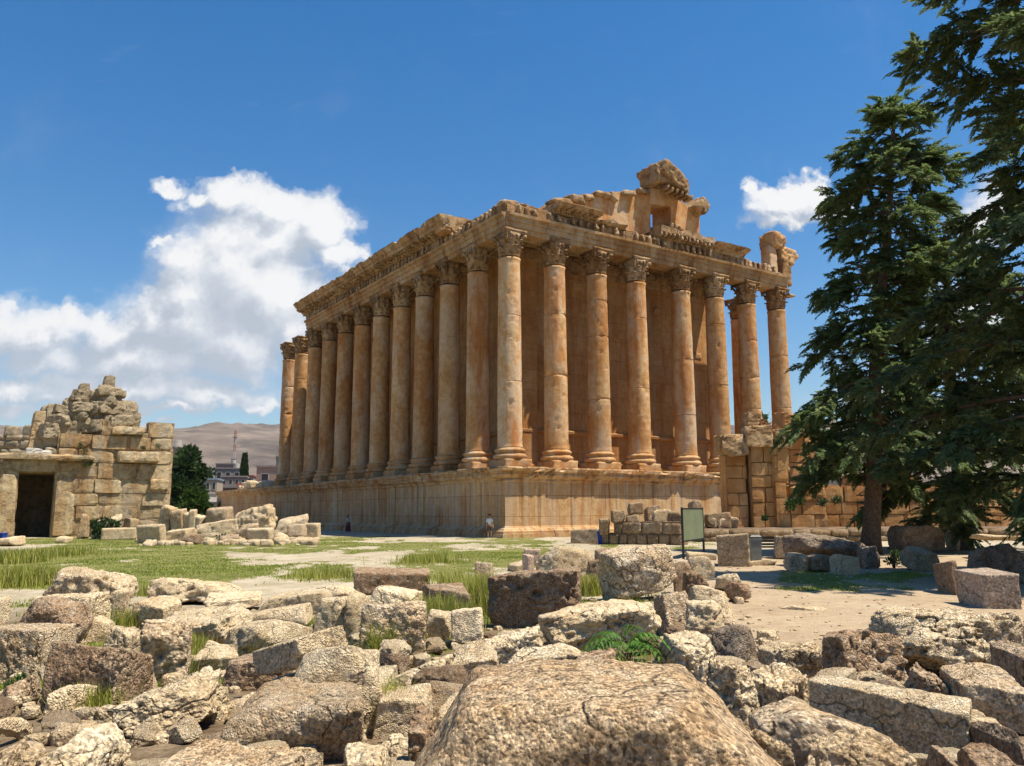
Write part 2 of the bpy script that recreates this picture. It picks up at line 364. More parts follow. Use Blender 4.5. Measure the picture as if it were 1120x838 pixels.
M['greybrown'] = stone_mat('grey_brown_limestone', ((.20,.14,.10),(.29,.22,.16),(.38,.30,.23)), .9, .4, (.46,.40,.32), .3, (.06,.045,.03), .4, .35, gain=1.3)
M['earth'] = plain('shaded_brown_earth', (.16,.11,.07), .95, 0, .45, 1.3)  # brown earth for the bank, tree shade put into its darker colour
HAZE = True; EXPO = 0.68
# ------------------------------------------------------------------ ground
def ground_px(x, y):
    return project(np.stack([x, y, np.zeros_like(x)], 1))
def poly_w(px, py, x0, x1, y0, y1, sx=30., sy=6.):
    return sstep(x0-sx, x0+sx, px)*(1-sstep(x1-sx, x1+sx, px))*sstep(y0-sy, y0+sy, py)*(1-sstep(y1-sy, y1+sy, py))
def grass_density(x, y):
    px, py = ground_px(x, y)
    g = .5+.5*fbm(np.stack([x*.16, y*.10, 0*x], 1), 41, 5, .6)*1.5
    w = .95*poly_w(px, py, -400, 210, 585, 680, 90, 6)+.74*poly_w(px, py, 190, 440, 585, 648, 60, 5)
    w = np.maximum(w, .76*poly_w(px, py, 380, 640, 586, 645, 60, 5))
    w = np.maximum(w, .62*poly_w(px, py, 320, 520, 598, 640, 40, 6))
    w = np.maximum(w, .95*poly_w(px, py, 830, 1030, 625, 649, 40, 5))
    w = np.maximum(w, .60*poly_w(px, py, 640, 800, 588, 606, 30, 3))
    w = np.maximum(w, .70*poly_w(px, py, -300, 760, 650, 790, 60, 8))
    g2 = fbm(np.stack([x*.75, y*.42, 0*x+7], 1), 57, 4, .65)
    return sstep(.43, .66, g*.62+w*.50-.13+.34*g2)*sstep(.02, .35, w)*(y > 1)
def heap_z(d): return .45*(1-sstep(5.5, 13, d))
def terrain_z(x, y):
    r = np.hypot(x, y)
    z = .05*fbm(np.stack([x*.5, y*.5, 0*x], 1), 3, 3)*sstep(1.5, 5, r)*(1-sstep(80, 160, r))+heap_z(r)
    az = np.arctan2(x, y)
    m = fbm(np.stack([x*.0007, y*.0007, 0*x], 1), 11, 6, .52)
    m2 = fbm(np.stack([az*6, 0*x, 0*x], 1), 19, 4)
    ridge = 1-np.abs(fbm(np.stack([x*.0011, y*.0011, 0*x+3], 1), 23, 5, .55))
    up = 60*sstep(500, 1900, r)+sstep(1500, 5600, r)*(430+40*m2+150*m+130*(ridge-.75))*(1-.22*sstep(-.33, -.5, az)*(az > -1.2))
    fall = 1-.35*sstep(6200, 9000, r)
    return z+up*fall
def gat(px, py):                       # the spot of the uneven foreground that a pixel looks at
    z = 0.0
    for q in range(25):
        c = at(px, py, z); z = .5*z+.5*float(heap_z(np.hypot(c[0], c[1])))
    c = at(px, py, z); return c
def make_ground():
    aa = np.concatenate([np.arange(-46, 46, .2), np.arange(46, 314, 3.0)])
    az = np.radians(aa); na = len(az)
    rr = np.concatenate([[.4, 1.0], np.geomspace(1.6, 90, 210), np.geomspace(95, 1000, 40), np.geomspace(1050, 9000, 90)])
    nr = len(rr)
    A, RR = np.meshgrid(az, rr)
    x = (np.sin(A)*RR).ravel(); y = (np.cos(A)*RR).ravel()
    z = terrain_z(x, y); V = np.stack([x, y, z], 1)
    i, j = np.meshgrid(np.arange(nr-1), np.arange(na), indexing='ij')
    j2 = (j+1) % na
    F = np.stack([i*na+j, i*na+j2, (i+1)*na+j2, (i+1)*na+j], -1).reshape(-1, 4)[:, ::-1]
    V = np.concatenate([V, [[0, 0, 0]]]); cen = len(V)-1
    F = np.concatenate([F, np.array([[cen, (q+1) % na, q, q] for q in range(na)])])
    me = bpy.data.meshes.new('ground')
    me.from_pydata(V.tolist(), [], [tuple(f[:3]) if f[2] == f[3] else tuple(f) for f in F.tolist()]); me.update()
    x, y = V[:,0], V[:,1]; px, py = ground_px(x, np.maximum(y, .5)); r = np.hypot(x, y)
    gd = grass_density(x, y)
    tan = np.maximum(poly_w(px, py, 740, 2200, 604, 1200, 60, 6), .75*sstep(665, 700, py))*(y > .5)
    dirt_gap_shade = np.maximum(sstep(648, 690, py)*(1-sstep(740, 800, px)*(1-sstep(695, 725, py))), 0)*(y > .5)
    far = sstep(110, 260, r)
    for nm, arr in (('grassy', gd), ('tan', tan), ('far', far), ('dirt_gap_shade', dirt_gap_shade)):
        a = me.attributes.new(nm, 'FLOAT', 'POINT'); a.data.foreach_set('value', arr.astype(np.float32))
    m, nt, b = new_mat('bare_ground', .95, .1)
    tc = nt.nodes.new('ShaderNodeTexCoord'); v = tc.outputs['Object']
    at_ = lambda n: nd(nt, 'ShaderNodeAttribute', attribute_name=n).outputs['Fac']
    n1 = noise(nt, v, .35, 7, .65, .3); n2 = noise(nt, v, 3.5, 8, .7); n3 = noise(nt, v, 28, 5, .7)
    sand = ramp(nt, mth(nt, 'ADD', mth(nt, 'MULTIPLY', n1, .6), mth(nt, 'MULTIPLY', n2, .4)), [(.3, (.25,.20,.13)), (.47, (.40,.335,.235)), (.66, (.52,.455,.35))])
    mo = ramp(nt, noise(nt, v, 1.1, 8, .72, .4), [(.46, 0), (.62, .55)])
    sand = mixc(nt, mo, sand, (.24,.20,.11))
    tanc = ramp(nt, mth(nt, 'ADD', mth(nt, 'MULTIPLY', n1, .5), mth(nt, 'MULTIPLY', n2, .5)), [(.3, (.25,.175,.105)), (.5, (.38,.285,.185)), (.68, (.47,.38,.265))])
    col = mixc(nt, at_('tan'), sand, tanc)
    dc = ramp(nt, n2, [(.3, (.075,.05,.03)), (.5, (.16,.115,.07)), (.7, (.27,.20,.13))])  # brown dirt, darkened to carry the shade of gaps between the stones
    col = mixc(nt, at_('dirt_gap_shade'), col, dc)
    gr = ramp(nt, mth(nt, 'ADD', mth(nt, 'MULTIPLY', n2, .6), mth(nt, 'MULTIPLY', n1, .4)), [(.3, (.09,.10,.03)), (.5, (.19,.18,.06)), (.7, (.32,.28,.12))])
    gm = mth(nt, 'ADD', at_('grassy'), mth(nt, 'MULTIPLY', mth(nt, 'SUBTRACT', n2, .5), .9))
    gm = mth(nt, 'MULTIPLY', ramp(nt, gm, [(.35, 0), (.6, 1)]), ramp(nt, at_('grassy'), [(.02, 0), (.2, 1)]))
    col = mixc(nt, gm, col, gr)
    col = mixc(nt, 1.0, col, ramp(nt, n3, [(.3, .72), (.7, 1.2)]), 'MULTIPLY')
    f1 = noise(nt, v, .0016, 9, .68, .4); f2 = noise(nt, v, .012, 7, .7)
    fc = ramp(nt, f1, [(.36, (.075,.058,.048)), (.5, (.15,.115,.09)), (.62, (.23,.18,.135))])
    fc = mixc(nt, ramp(nt, f2, [(.52, 0), (.66, .65)]), fc, (.06,.055,.04))
    fc = mixc(nt, ramp(nt, noise(nt, v, .004, 8, .7, .5), [(.62, 0), (.68, .6)]), fc, (.36,.31,.25))
    col = mixc(nt, at_('far'), col, fc)
    nt.links.new(col, b.inputs['Base Color'])
    h = mth(nt, 'ADD', n2, mth(nt, 'MULTIPLY', n3, .4))
    bp = nd(nt, 'ShaderNodeBump', {'Height': h, 'Strength': .5, 'Distance': .05}); nt.links.new(bp.outputs[0], b.inputs['Normal'])
    o = link_mesh('ground', me, m)
    tag(o, 'sandy ground with grassy patches, rising to bare hills far off', 'ground', kind='structure')
make_ground()

def blades(name, P, H, W, mat, label, lean=.5, seed=0, cat='grass'):
    """P: roots; every blade a bent two-face strip"""
    g = np.random.default_rng(seed); n = len(P)
    a = g.uniform(0, 2*np.pi, n); d = np.stack([np.cos(a), np.sin(a), 0*a], 1); s = np.stack([-np.sin(a), np.cos(a), 0*a], 1)
    ln = g.uniform(.05, lean, n)[:, None]*H[:, None]
    w = W[:, None]*.5; up = np.array([0, 0, 1.0])
    V = np.stack([P-s*w, P+s*w, P+d*ln*.35+up*H[:, None]*.6+s*w*.7, P+d*ln*.35+up*H[:, None]*.6-s*w*.7,
                  P+d*ln+up*H[:, None]+s*w*.15, P+d*ln+up*H[:, None]-s*w*.15], 1).reshape(-1, 3)
    b = np.arange(n)[:, None]*6
    F = np.concatenate([b+np.array([0,1,2,3]), b+np.array([3,2,4,5])])
    o = link_mesh(name, np_mesh(name, V, F), mat, smooth=False)
    return tag(o, label, cat, kind='stuff')
def scatter_grass():
    g = np.random.default_rng(5); n = 520000
    d = np.exp(g.uniform(math.log(9), math.log(66), n)); px = g.uniform(-40, 1140, n)
    x = (px-560)/FPX*d; y = d
    gd = grass_density(x, y); keep = g.random(n) < gd*.95
    x, y, d = x[keep], y[keep], d[keep]
    P = np.stack([x, y, terrain_z(x, y)-.01], 1)
    tall = .5+.5*fbm(np.stack([x*.35, y*.35, 0*x], 1), 77, 3)
    H = (.03+.15*tall**1.5*g.uniform(.4, 1.5, len(x)))*np.where(d < 18, 1.0, 1.0); H *= np.where(d > 22, .48, .75); W = .005+d*.0007
    blades('grass', P, H, W, M['grass'], 'patchy green grass growing over the sandy ground before the ruins', .7, 1)
    # taller weeds among the blocks: (px, py, spread px, count, height)
    spots = [(525,665,26,1500,.42),(500,650,22,900,.36),(480,690,24,1200,.36),(560,672,24,700,.32),(420,720,16,1100,.32),(440,700,20,800,.30),(600,668,30,900,.28),(646,650,10,500,.30),(672,648,10,400,.25),
             (20,640,34,2600,.34),(8,615,30,1800,.34),(60,608,30,1200,.28),(175,650,16,500,.22),(205,720,20,800,.20),(190,745,15,500,.2),(135,690,12,300,.25),(430,800,14,500,.22),(100,785,25,500,.18),
             (30,765,22,350,.14),(470,615,30,700,.24),(355,632,28,800,.2),(505,690,20,500,.3),(690,760,20,300,.2)]
    PP, HH, WW = [], [], []
    for px_, py_, sp, cnt, hh in spots:
        c = gat(px_, py_); s = sp*c[1]/FPX; hh *= 1.45; cnt = int(cnt*1.3)
        q = g.normal(0, 1, (cnt, 2))*np.array([s, s*1.3])*.55
        P = np.concatenate([c[:2]+q, np.full((cnt, 1), c[2]-.02)], 1); PP.append(P)
        HH.append(hh*g.uniform(.35, 1.25, cnt)); WW.append(np.full(cnt, .005+c[1]*.0007))
    blades('weeds', np.concatenate(PP), np.concatenate(HH), np.concatenate(WW), M['weed'], 'tall yellow green weeds growing between the fallen stone blocks', .6, 2, 'weeds')
scatter_grass()

# ------------------------------------------------------------------ the temple
X0, Y0, TA = -0.1837, 64.4213, 0.9853
RV = np.array([math.sin(TA), math.cos(TA), 0]); FV = np.array([-math.cos(TA), math.sin(TA), 0]); O3 = np.array([X0, Y0, 0])
TROT = math.atan2(RV[1], RV[0])
SF, SR, SCN, ZS, ZN, ZA = 4.864, 4.5106, 5.5712, 5.2, 22.0, 24.1
def ru(j): return SR*j+(SCN-SR if j >= 4 else 0)
WT = ru(7)
def rear(px, py, v):  p = on_plane(px, py, O3+FV*v, FV)-O3; return float(p@RV), float(p[2])     # -> u, z
def flank(px, py, u): p = on_plane(px, py, O3+RV*u, RV)-O3; return float(p@FV), float(p[2])     # -> v, z
temple = empty('temple', (X0, Y0, 0), TROT)
tag(temple, 'huge roofless Roman temple with tall columns on a stained stone podium', 'temple')

def dens(prof, mx=.3):
    out = []
    for i in range(len(prof)):
        a, b = np.array(prof[i]), np.array(prof[(i+1) % len(prof)])
        n = max(1, int(math.ceil(np.linalg.norm(b-a)/mx)))
        out += [tuple(a+(b-a)*q/n) for q in range(n)]
    return out
def place(axis, a, o, z):
    if axis == 'u': return (a, -o, z)
    if axis == 'v': return (-o, a, z)
    return (WT+o, a, z)
def bar(mb, axis, a0, a1, prof, seg=.35, mx=.3, jag=0.0, seed=0):
    pr = dens(prof, mx); n = max(1, int(math.ceil((a1-a0)/seg))); m = len(pr)
    V = [place(axis, a0+(a1-a0)*i/n, o, z) for i in range(n+1) for o, z in pr]
    V = np.array(V)
    F = [(i*m+q, i*m+(q+1) % m, (i+1)*m+(q+1) % m, (i+1)*m+q) for i in range(n) for q in range(m)]
    F += [tuple(range(m)), tuple(n*m+q for q in range(m))]
    if jag:
        zt = max(z for _, z in prof); zb = min(z for _, z in prof)
        w = np.clip((V[:,2]-zb)/(zt-zb), 0, 1)**2
        al = V[:,0] if axis == 'u' else V[:,1]
        nz = np.maximum(fbm(np.stack([al*.8, V[:,0]*.1, V[:,1]*.1], 1), seed, 4), -.1)
        V[:,2] -= w*jag*(nz+.1)*2
    mb.add(V, F)
def sweep_podium():
    prof = [(-3.0,0),(.58,0),(.58,.30),(.46,.31),(.46,.50),(.34,.56),(.26,.68),(.10,.74),(.06,.84),(0,.86),(0,4.18),(.10,4.24),(.14,4.42),(.38,4.55),(.52,4.68),(.55,4.95),(.68,5.0),(.70,5.2),(-3.0,5.2)]
    pr = []
    for i in range(len(prof)-1):
        a, b = np.array(prof[i]), np.array(prof[i+1]); n = max(1, int(math.ceil(np.linalg.norm(b-a)/.28)))
        pr += [tuple(a+(b-a)*q/n) for q in range(n)]
    pr.append(prof[-1]); E_ = 1.32; L = 13*SF+18; m = len(pr)
    path = []
    for v in np.linspace(L, 0, 230): path.append(((-E_, v-E_ if v == 0 else v), (-1, -1 if v == 0 else 0)))
    for u in np.linspace(0, WT, 100)[1:]: path.append(((u+(E_ if u >= WT-1e-6 else 0), -E_), (1 if u >= WT-1e-6 else 0, -1)))
    for v in np.linspace(0, L, 60)[1:]: path.append(((WT+E_, v), (1, 0)))
    V = np.array([(p[0]+n[0]*o, p[1]+n[1]*o, z) for p, n in path for o, z in pr])
    F = [(i*m+q, i*m+q+1, (i+1)*m+q+1, (i+1)*m+q) for i in range(len(path)-1) for q in range(m-1)]
    lip = sstep(4.2, 4.7, V[:,2])
    e = fbm(V*.9, 5, 5, .6); oo = np.maximum(e-.05, 0)
    out = np.stack([np.where(V[:,0] < 0, 1.0, 0)-np.where(V[:,0] > WT, 1.0, 0), np.where(V[:,1] < 0, 1.0, 0), 0*V[:,0]], 1)
    V = V+out*(lip*oo*1.1)[:, None]-np.array([0,0,1.0])*(lip*np.maximum(fbm(V*.7+9, 8, 4), 0)*.22)[:, None]+.02*fvec(V*1.3, 2)
    # worn stretch of the rear podium toward the right corner
    wr = sstep(20.5, 23, V[:,0])*(1-sstep(29, 31, V[:,0]))*(V[:,1] < 0)*sstep(2.4, 4.0, V[:,2])
    V[:,1] += wr*(.25+.5*np.maximum(fbm(V*.8, 31, 4), -.3)); V[:,2] -= wr*sstep(4.6, 5.2, V[:,2])*(.3+.5*fbm(V*.6, 32, 3))
    mb = MB(); mb.add(V, F)
    mb.build('podium', M['podium'], temple, False)
    mb = MB(); mb.box((WT/2, L/2, 5.17), (WT+1.0, L+1.0, .06)); mb.build('podium_floor', M['podium'], temple)
    mb = MB(); mb.box((WT/2, L+.6, 2.5), (WT+2*E_, 1.0, 5.0)); mb.build('podium_end_wall', M['podium'], temple)
    # flagstones along the edge, a little uneven
    mb = MB(); g = np.random.default_rng(3); u = -1.6
    while u < 22:
        w = g.uniform(1.6, 3.0); put_rock(mb, (u+w/2, -1.2+g.uniform(-.05,.05), 5.2), (w-.04, 1.35, .20+g.uniform(0,.06)), int(u*10)+50, e=.3, k=30, chips=2, tilt=.02, a1=.04, a2=.02); u += w
    v = .3
    while v < 66:
        w = g.uniform(1.6, 3.2); put_rock(mb, (-1.25, v+w/2, 5.2), (1.3, w-.04, .2+g.uniform(0,.08)), int(v*10)+950, e=.35, k=30, chips=2, tilt=.02, a1=.04, a2=.02); v += w
    mb.build('edge_paving', M['podium'], temple, True)
sweep_podium()

# columns: shaft mesh with base and capital under it
def shaft_mesh(seed, joints):
    pts = [0.0, .12]+list(np.linspace(.3, 15.6, 90))+[15.65, 15.8]
    for j in joints: pts += [j-.05, j-.02, j+.02, j+.05]
    pts = sorted(set(pts)); prof = []
    for z in pts:
        t = z/15.8; r = .985-.115*t**1.6
        if z < .3: r += .07*(1-z/.3)
        if z > 15.5: r += .06*(z-15.5)/.3
        for j in joints:
            if abs(z-j) < .03: r -= .035
        prof.append((r, z))
    mb = MB(); mb.lathe(prof, 44); V = mb.verts()
    g = np.random.default_rng(seed); rad = V.copy(); rad[:,2] = 0; rad /= np.linalg.norm(rad, axis=1)[:, None]+1e-9
    nz = fbm(V*np.array([1,1,.6])*1.5+seed, seed, 5, .6)
    near = np.min(np.abs(V[:,2][:, None]-np.array(joints)[None, :]), axis=1)
    D = .02*nz-.16*np.maximum(fbm(V*2.2+seed*3, seed+4, 5, .65)-.27, 0)*2-.10*np.exp(-(near/.25)**2)*np.maximum(fbm(V*1.8, seed+6, 3)-.05, 0)*2
    for q in range(10):                       # dowel holes
        h = g.uniform(1, 15); a = g.uniform(0, 6.28); c = np.array([math.cos(a)*.95, math.sin(a)*.95, h])
        D -= .10*np.exp(-(np.linalg.norm(V-c, axis=1)/.11)**2)
    mb.V = [(V+rad*D[:, None])*np.array([1, 1, 15.2/15.8])]
    b = mb.build('column', M['column'], None, True); me = b.data; bpy.data.objects.remove(b); return me
def base_mesh():
    mb = MB(); put_rock(mb, (0, 0, .36), (2.62, 2.62, .80), 5, e=.16, k=60, chips=5, tilt=.01, a1=.02, a2=.02, chipd=(.84,.98))
    mb.lathe([(.2,.74),(1.24,.75),(1.32,.83),(1.35,.93),(1.32,1.03),(1.24,1.10),(1.15,1.12),(1.11,1.20),(1.12,1.29),(1.20,1.32),(1.23,1.40),(1.20,1.49),(1.12,1.53),(1.06,1.56),(1.05,1.62),(.3,1.63)], 40)
    mb.erode(.03, 1.6, 8); o = mb.build('base', M['column'], None, True); me = o.data; bpy.data.objects.remove(o); return me
def capital_mesh(seed):
    mb = MB(); g = np.random.default_rng(seed)
    mb.lathe([(.3,-.02),(.93,0),(.97,.05),(.93,.1),(.87,.12),(.88,.6),(.93,1.2),(1.05,1.6),(1.16,1.82),(.3,1.83)], 32)
    def leaf(a, r0, z0, h, w, curl):
        V = []; n = 7
        for i in range(n+1):
            t = i/n; z = z0+h*math.sin(min(t*1.25, 1)*math.pi/2)-(max(t-.8, 0)*1.1*h)*.5; rr = r0+.06+.12*t+curl*t**3
            ww = w*(.75+.35*math.sin(t*math.pi)*(1 if t < .85 else .8))*(1-.55*max(t-.75, 0)/.25)
            wob = 1+.18*(-1)**i
            for s in (-1, -.5, 0, .5, 1):
                b = a+s*ww*wob/(2*rr); bulge = .07*(1-s*s)-.03*(abs(s) == .5)
                V.append(((rr+bulge)*math.cos(b), (rr+bulge)*math.sin(b), z-.05*abs(s)))
        V = np.array(V); m = len(V); c = np.stack([np.cos(a)*np.ones(m), np.sin(a)*np.ones(m), 0*np.ones(m)], 1)
        B = V-c*.13
        F = [(i*5+q, i*5+q+1, (i+1)*5+q+1, (i+1)*5+q) for i in range(n) for q in range(4)]
        F += [tuple(m+x for x in f[::-1]) for f in F]
        rim = [i*5 for i in range(n+1)]+[n*5+q for q in range(1, 5)]+[i*5+4 for i in range(n-1, -1, -1)]+[3, 2, 1]
        F += [(rim[q], rim[(q+1) % len(rim)], m+rim[(q+1) % len(rim)], m+rim[q]) for q in range(len(rim))]
        mb.add(np.concatenate([V, B]), F)
    for q in range(8): leaf(2*math.pi*q/8+g.normal(0,.03), .86, .08, .72*g.uniform(.9,1.05), .62, .24*g.uniform(.7,1.2))
    for q in range(8): leaf(2*math.pi*(q+.5)/8, .88, .3, 1.05*g.uniform(.92,1.05), .60, .30*g.uniform(.7,1.2))
    for q in range(4):                         # corner volutes
        a = math.pi/4+math.pi/2*q; d = np.array([math.cos(a), math.sin(a), 0])
        mb.tube([d*.95+np.array([0,0,1.05]), d*1.12+np.array([0,0,1.4]), d*1.34+np.array([0,0,1.66]), d*1.50+np.array([0,0,1.68]), d*1.52+np.array([0,0,1.52]), d*1.42+np.array([0,0,1.5])], [.1,.12,.14,.14,.12,.08], 8)
        for s in (-1, 1):
            a2 = math.pi/2*q; d2 = np.array([math.cos(a2), math.sin(a2), 0]); p2 = np.array([-d2[1], d2[0], 0])*s
            mb.tube([d2*.95+p2*.35+np.array([0,0,1.15]), d2*1.08+p2*.22+np.array([0,0,1.55]), d2*1.12+p2*.1+np.array([0,0,1.72])], [.08,.1,.1], 6)
    n = 40; ab = []
    for q in range(n):
        t = q/n*4; s = int(t); f = t-s; a = math.pi/4+math.pi/2*s
        p = np.array([math.cos(a), math.sin(a)])*1.62*(1-f)+np.array([math.cos(a+math.pi/2), math.sin(a+math.pi/2)])*1.62*f
        p = p*(1-.14*math.sin(f*math.pi)*.6); ab.append(p)
    V = np.array([(p[0]*k, p[1]*k, z) for z, k in ((1.80,.93),(1.86,.95),(1.95,.97),(1.97,1.0),(2.12,1.02)) for p in ab])
    F = [(i*n+q, i*n+(q+1) % n, (i+1)*n+(q+1) % n, (i+1)*n+q) for i in range(4) for q in range(n)]+[tuple(range(n))[::-1], tuple(4*n+q for q in range(n))]
    mb.add(V, F); mb.erode(.07, 2.6, seed, 4)
    o = mb.build('capital', M['carved'], None, True); me = o.data; bpy.data.objects.remove(o); return me
SH = [shaft_mesh(3, [5.4, 10.9]), shaft_mesh(8, [6.3, 11.6]), shaft_mesh(15, [4.6, 10.2, 13.4]), shaft_mesh(22, [5.9, 12.4]), shaft_mesh(29, [3.8, 9.1]), shaft_mesh(35, [7.0, 13.1]), shaft_mesh(41, [5.0, 8.2, 12.0])]
BS = base_mesh(); CP = [capital_mesh(4), capital_mesh(9)]
def column(u, v, k, rz=0.0, lean=(0,0)):
    c = bpy.data.objects.new('column', SH[k % 7]); C.objects.link(c); c.parent = temple; c.location = (u, v, ZS+1.6); c.rotation_euler = (lean[0], lean[1], rz)
    b = bpy.data.objects.new('base', BS); C.objects.link(b); b.parent = c; b.location = (0, 0, -1.6); b.rotation_euler = (0, 0, -rz)
    t = bpy.data.objects.new('capital', CP[k % 2]); C.objects.link(t); t.parent = c; t.location = (0, 0, 15.2+.18); t.scale = (.9, .9, 1); t.rotation_euler = (0, 0, -rz)
for j in range(8): column(ru(j), 0, j, j*1.1)
for i in range(1, 12): column(0, SF*i, i*3+1, i*2.3+.5)
column(WT, SF, 1, .4); column(WT, SF*2, 2, .9)

# entablature
ARCH = [(-.86,0),(.80,0),(.80,.44),(.92,.46),(.92,.96),(1.04,.98),(1.04,1.40),(1.24,1.46),(1.27,1.72),(-.86,1.72)]
FRZ = [(-.75,1.72),(.82,1.72),(.82,2.74),(-.75,2.74)]
CORN = [(-.75,2.74),(.98,2.74),(1.0,2.98),(1.18,3.0),(1.2,3.22),(1.86,3.30),(1.9,3.66),(2.05,3.7),(2.12,3.9),(2.30,4.22),(2.30,4.36),(-.75,4.42)]
KZ = .86
def up(p, z=ZA): return [(o, KZ*q+z) for o, q in p]
def blocks(axis, a0, a1, prof, name, ln=(2.0, 3.2), jag=0.0, amp=.05, seed=0, mat='carved', seg=.35, gap=.012):
    mb = MB(); g = np.random.default_rng(seed); a = a0
    while a < a1-.3:
        w = min(g.uniform(*ln), a1-a)
        if a1-a-w < .7: w = a1-a
        dz = g.uniform(-.02, .02); do = g.uniform(-.025, .025)
        bar(mb, axis, a+gap, a+w-gap, [(o+do, z+dz) for o, z in prof], seg, .28, jag, int(a*13)+seed); a += w
    V = mb.verts(); mb.V = [V+amp*fvec(V*1.4, seed, 4)-0*V]
    return mb.build(name, M[mat], temple, False)
CONS = {}
def consoles(axis, a0, a1, z0, z1, o0, o1, step, w, name, seed, drop=.12):
    """carved brackets: each one a part of the temple, four worn shapes shared between them"""
    g = np.random.default_rng(seed); a = a0; d = (o1-o0)+.1; h = z1-z0; small = name == 'dentil'
    key = (round(w, 2), round(d, 2), round(h, 2))
    if key not in CONS:
        CONS[key] = []
        for q in range(5):
            V, F = rock(w, d, h*.95, seed=q+int(w*900), e=.11, k=22, chips=6, tilt=.12, a1=.12, a2=.09, maxn=10, chipd=(.6,.92))
            CONS[key].append((V, F))
        CONS[key] = (CONS[key], [np_mesh(name, V, F) for V, F in CONS[key]] if not small else None)
        for me in CONS[key][1] or []:
            me.materials.append(M['carved']); me.polygons.foreach_set('use_smooth', [True]*len(me.polygons))
    VF, ME = CONS[key]; mb = MB()
    while a < a1:
        if g.random() > drop:
            c = np.array(place(axis, a, (o0+o1)/2-.05+g.uniform(-.08, .03), (z0+z1)/2)); q = int(g.integers(0, 5))
            if small:
                V, F = VF[q]
                if axis == 'v': V = V[:, [1, 0, 2]]; F = F[:, ::-1]
                mb.add(V+c, F)
            else:
                o = bpy.data.objects.new(name, ME[q]); C.objects.link(o); o.parent = temple; o.location = c
                o.rotation_euler = (0, 0, -math.pi/2 if axis == 'v' else 0); s = g.uniform(.82, 1.1); o.scale = (s, 1, g.uniform(.85, 1.02))
        a += step*g.uniform(.93, 1.07)
    if small:
        o = mb.build(name+'_row', M['carved'], temple, True); o['kind'] = 'stuff'; return o
VE = 9*SF+.95
vb, _ = flank(482, 262, -2.2)                 # where the flank cornice breaks off
blocks('v', -.86, VE, up(ARCH), 'architrave', (4.2, 5.2), 0, .03, 1, 'arch')
blocks('v', -.7, VE, up(FRZ), 'frieze', (2.2, 3.4), 0, .05, 2)
consoles('v', .4, VE, ZA+KZ*1.75, ZA+KZ*2.7, .8, 1.22, .74, .34, 'frieze_bracket', 3)
blocks('v', vb, VE+1.2, up(CORN), 'cornice', (2.0, 2.9), .28, .08, 4, gap=.05)
consoles('v', vb+.2, VE+1.0, ZA+KZ*2.98, ZA+KZ*3.3, 1.1, 1.78, .62, .30, 'modillion', 5, .15)
consoles('v', vb+.1, VE+.4, ZA+KZ*2.76, ZA+KZ*2.98, .95, 1.12, .30, .17, 'dentil', 6, .1)
# rough backing blocks on the bare front stretch of the flank
mb = MB(); g = np.random.default_rng(12); v = -.6
while v < vb-.2:
    w = g.uniform(.9, 1.9); h = g.uniform(.2, .45)
    put_rock(mb, (-.1+g.uniform(-.2,.2), v+w/2, ZA+KZ*2.7+h/2), (1.5, w*.97, h), int(v*7)+40, e=.2, k=14, chips=4, a1=.08, a2=.04); v += w
mb.build('broken_cornice_stones', M['carved'], temple, True)
# rear
blocks('u', -.86, WT+.9, up(ARCH), 'architrave', (3.8, 5.0), 0, .03, 11, 'arch')
def uz(px, py, v=-.9): return rear(px, py, v)
u_a = uz(604, 245)[0]; u_b = uz(652, 245)[0]; u_c = uz(684, 250)[0]
u_d = uz(718, 262)[0]; u_e = uz(776, 268)[0]; u_f = uz(814, 280)[0]
blocks('u', -.7, u_f+.3, up(FRZ), 'frieze', (2.0, 3.2), .12, .06, 12)
consoles('u', .3, u_d, ZA+KZ*1.75, ZA+KZ*2.7, .8, 1.22, .78, .36, 'frieze_bracket', 13, .3)
consoles('u', u_d, u_e, ZA+KZ*1.75, ZA+KZ*2.7, .8, 1.25, .74, .36, 'frieze_bracket', 14, .1)
blocks('u', u_f, WT+.4, [(-.6, ZA+KZ*1.72), (.7, ZA+KZ*1.72), (.7, ZA+KZ*2.3), (-.6, ZA+KZ*2.3)], 'broken_frieze', (1.0, 1.9), .5, .08, 15)
consoles('u', u_f-.5, WT-.4, ZA+KZ*1.75, ZA+KZ*2.75, .62, 1.05, .72, .42, 'frieze_bracket', 16, .1)
CLOW = [(-.75,2.74),(.98,2.74),(1.0,2.96),(1.2,2.98),(1.22,3.1),(1.9,3.2),(1.95,3.36),(2.1,3.5),(2.1,3.58),(-.75,3.62)]
blocks('u', u_a, u_b, up(CLOW), 'cornice', (2.6, 3.6), .1, .05, 17)
consoles('u', u_a+.1, u_b, ZA+KZ*2.92, ZA+KZ*3.2, 1.1, 1.75, .6, .3, 'modillion', 18, .1)
consoles('u', u_a, u_b+.3, ZA+KZ*2.76, ZA+KZ*2.98, .95, 1.12, .28, .16, 'dentil', 19, .05)
blocks('u', u_b, u_c, [(-.75,ZA+KZ*2.74),(.95,ZA+KZ*2.74),(1.3,ZA+KZ*3.0),(1.35,ZA+KZ*3.25),(-.75,ZA+KZ*3.4)], 'cornice', (1.4, 2.4), .5, .14, 20)
blocks('u', u_c, u_d, [(-.75,ZA+KZ*2.74),(.85,ZA+KZ*2.74),(.5,ZA+KZ*2.9),(-.75,ZA+KZ*3.1)], 'broken_cornice', (1.0, 2.0), .6, .14, 21)
blocks('u', u_d, u_e, [(-.75,ZA+KZ*2.74),(.98,ZA+KZ*2.74),(1.0,ZA+KZ*3.0),(1.6,ZA+KZ*3.3),(1.65,ZA+KZ*3.9),(-.75,ZA+KZ*4.2)], 'cornice', (1.6, 2.4), .45, .12, 22)
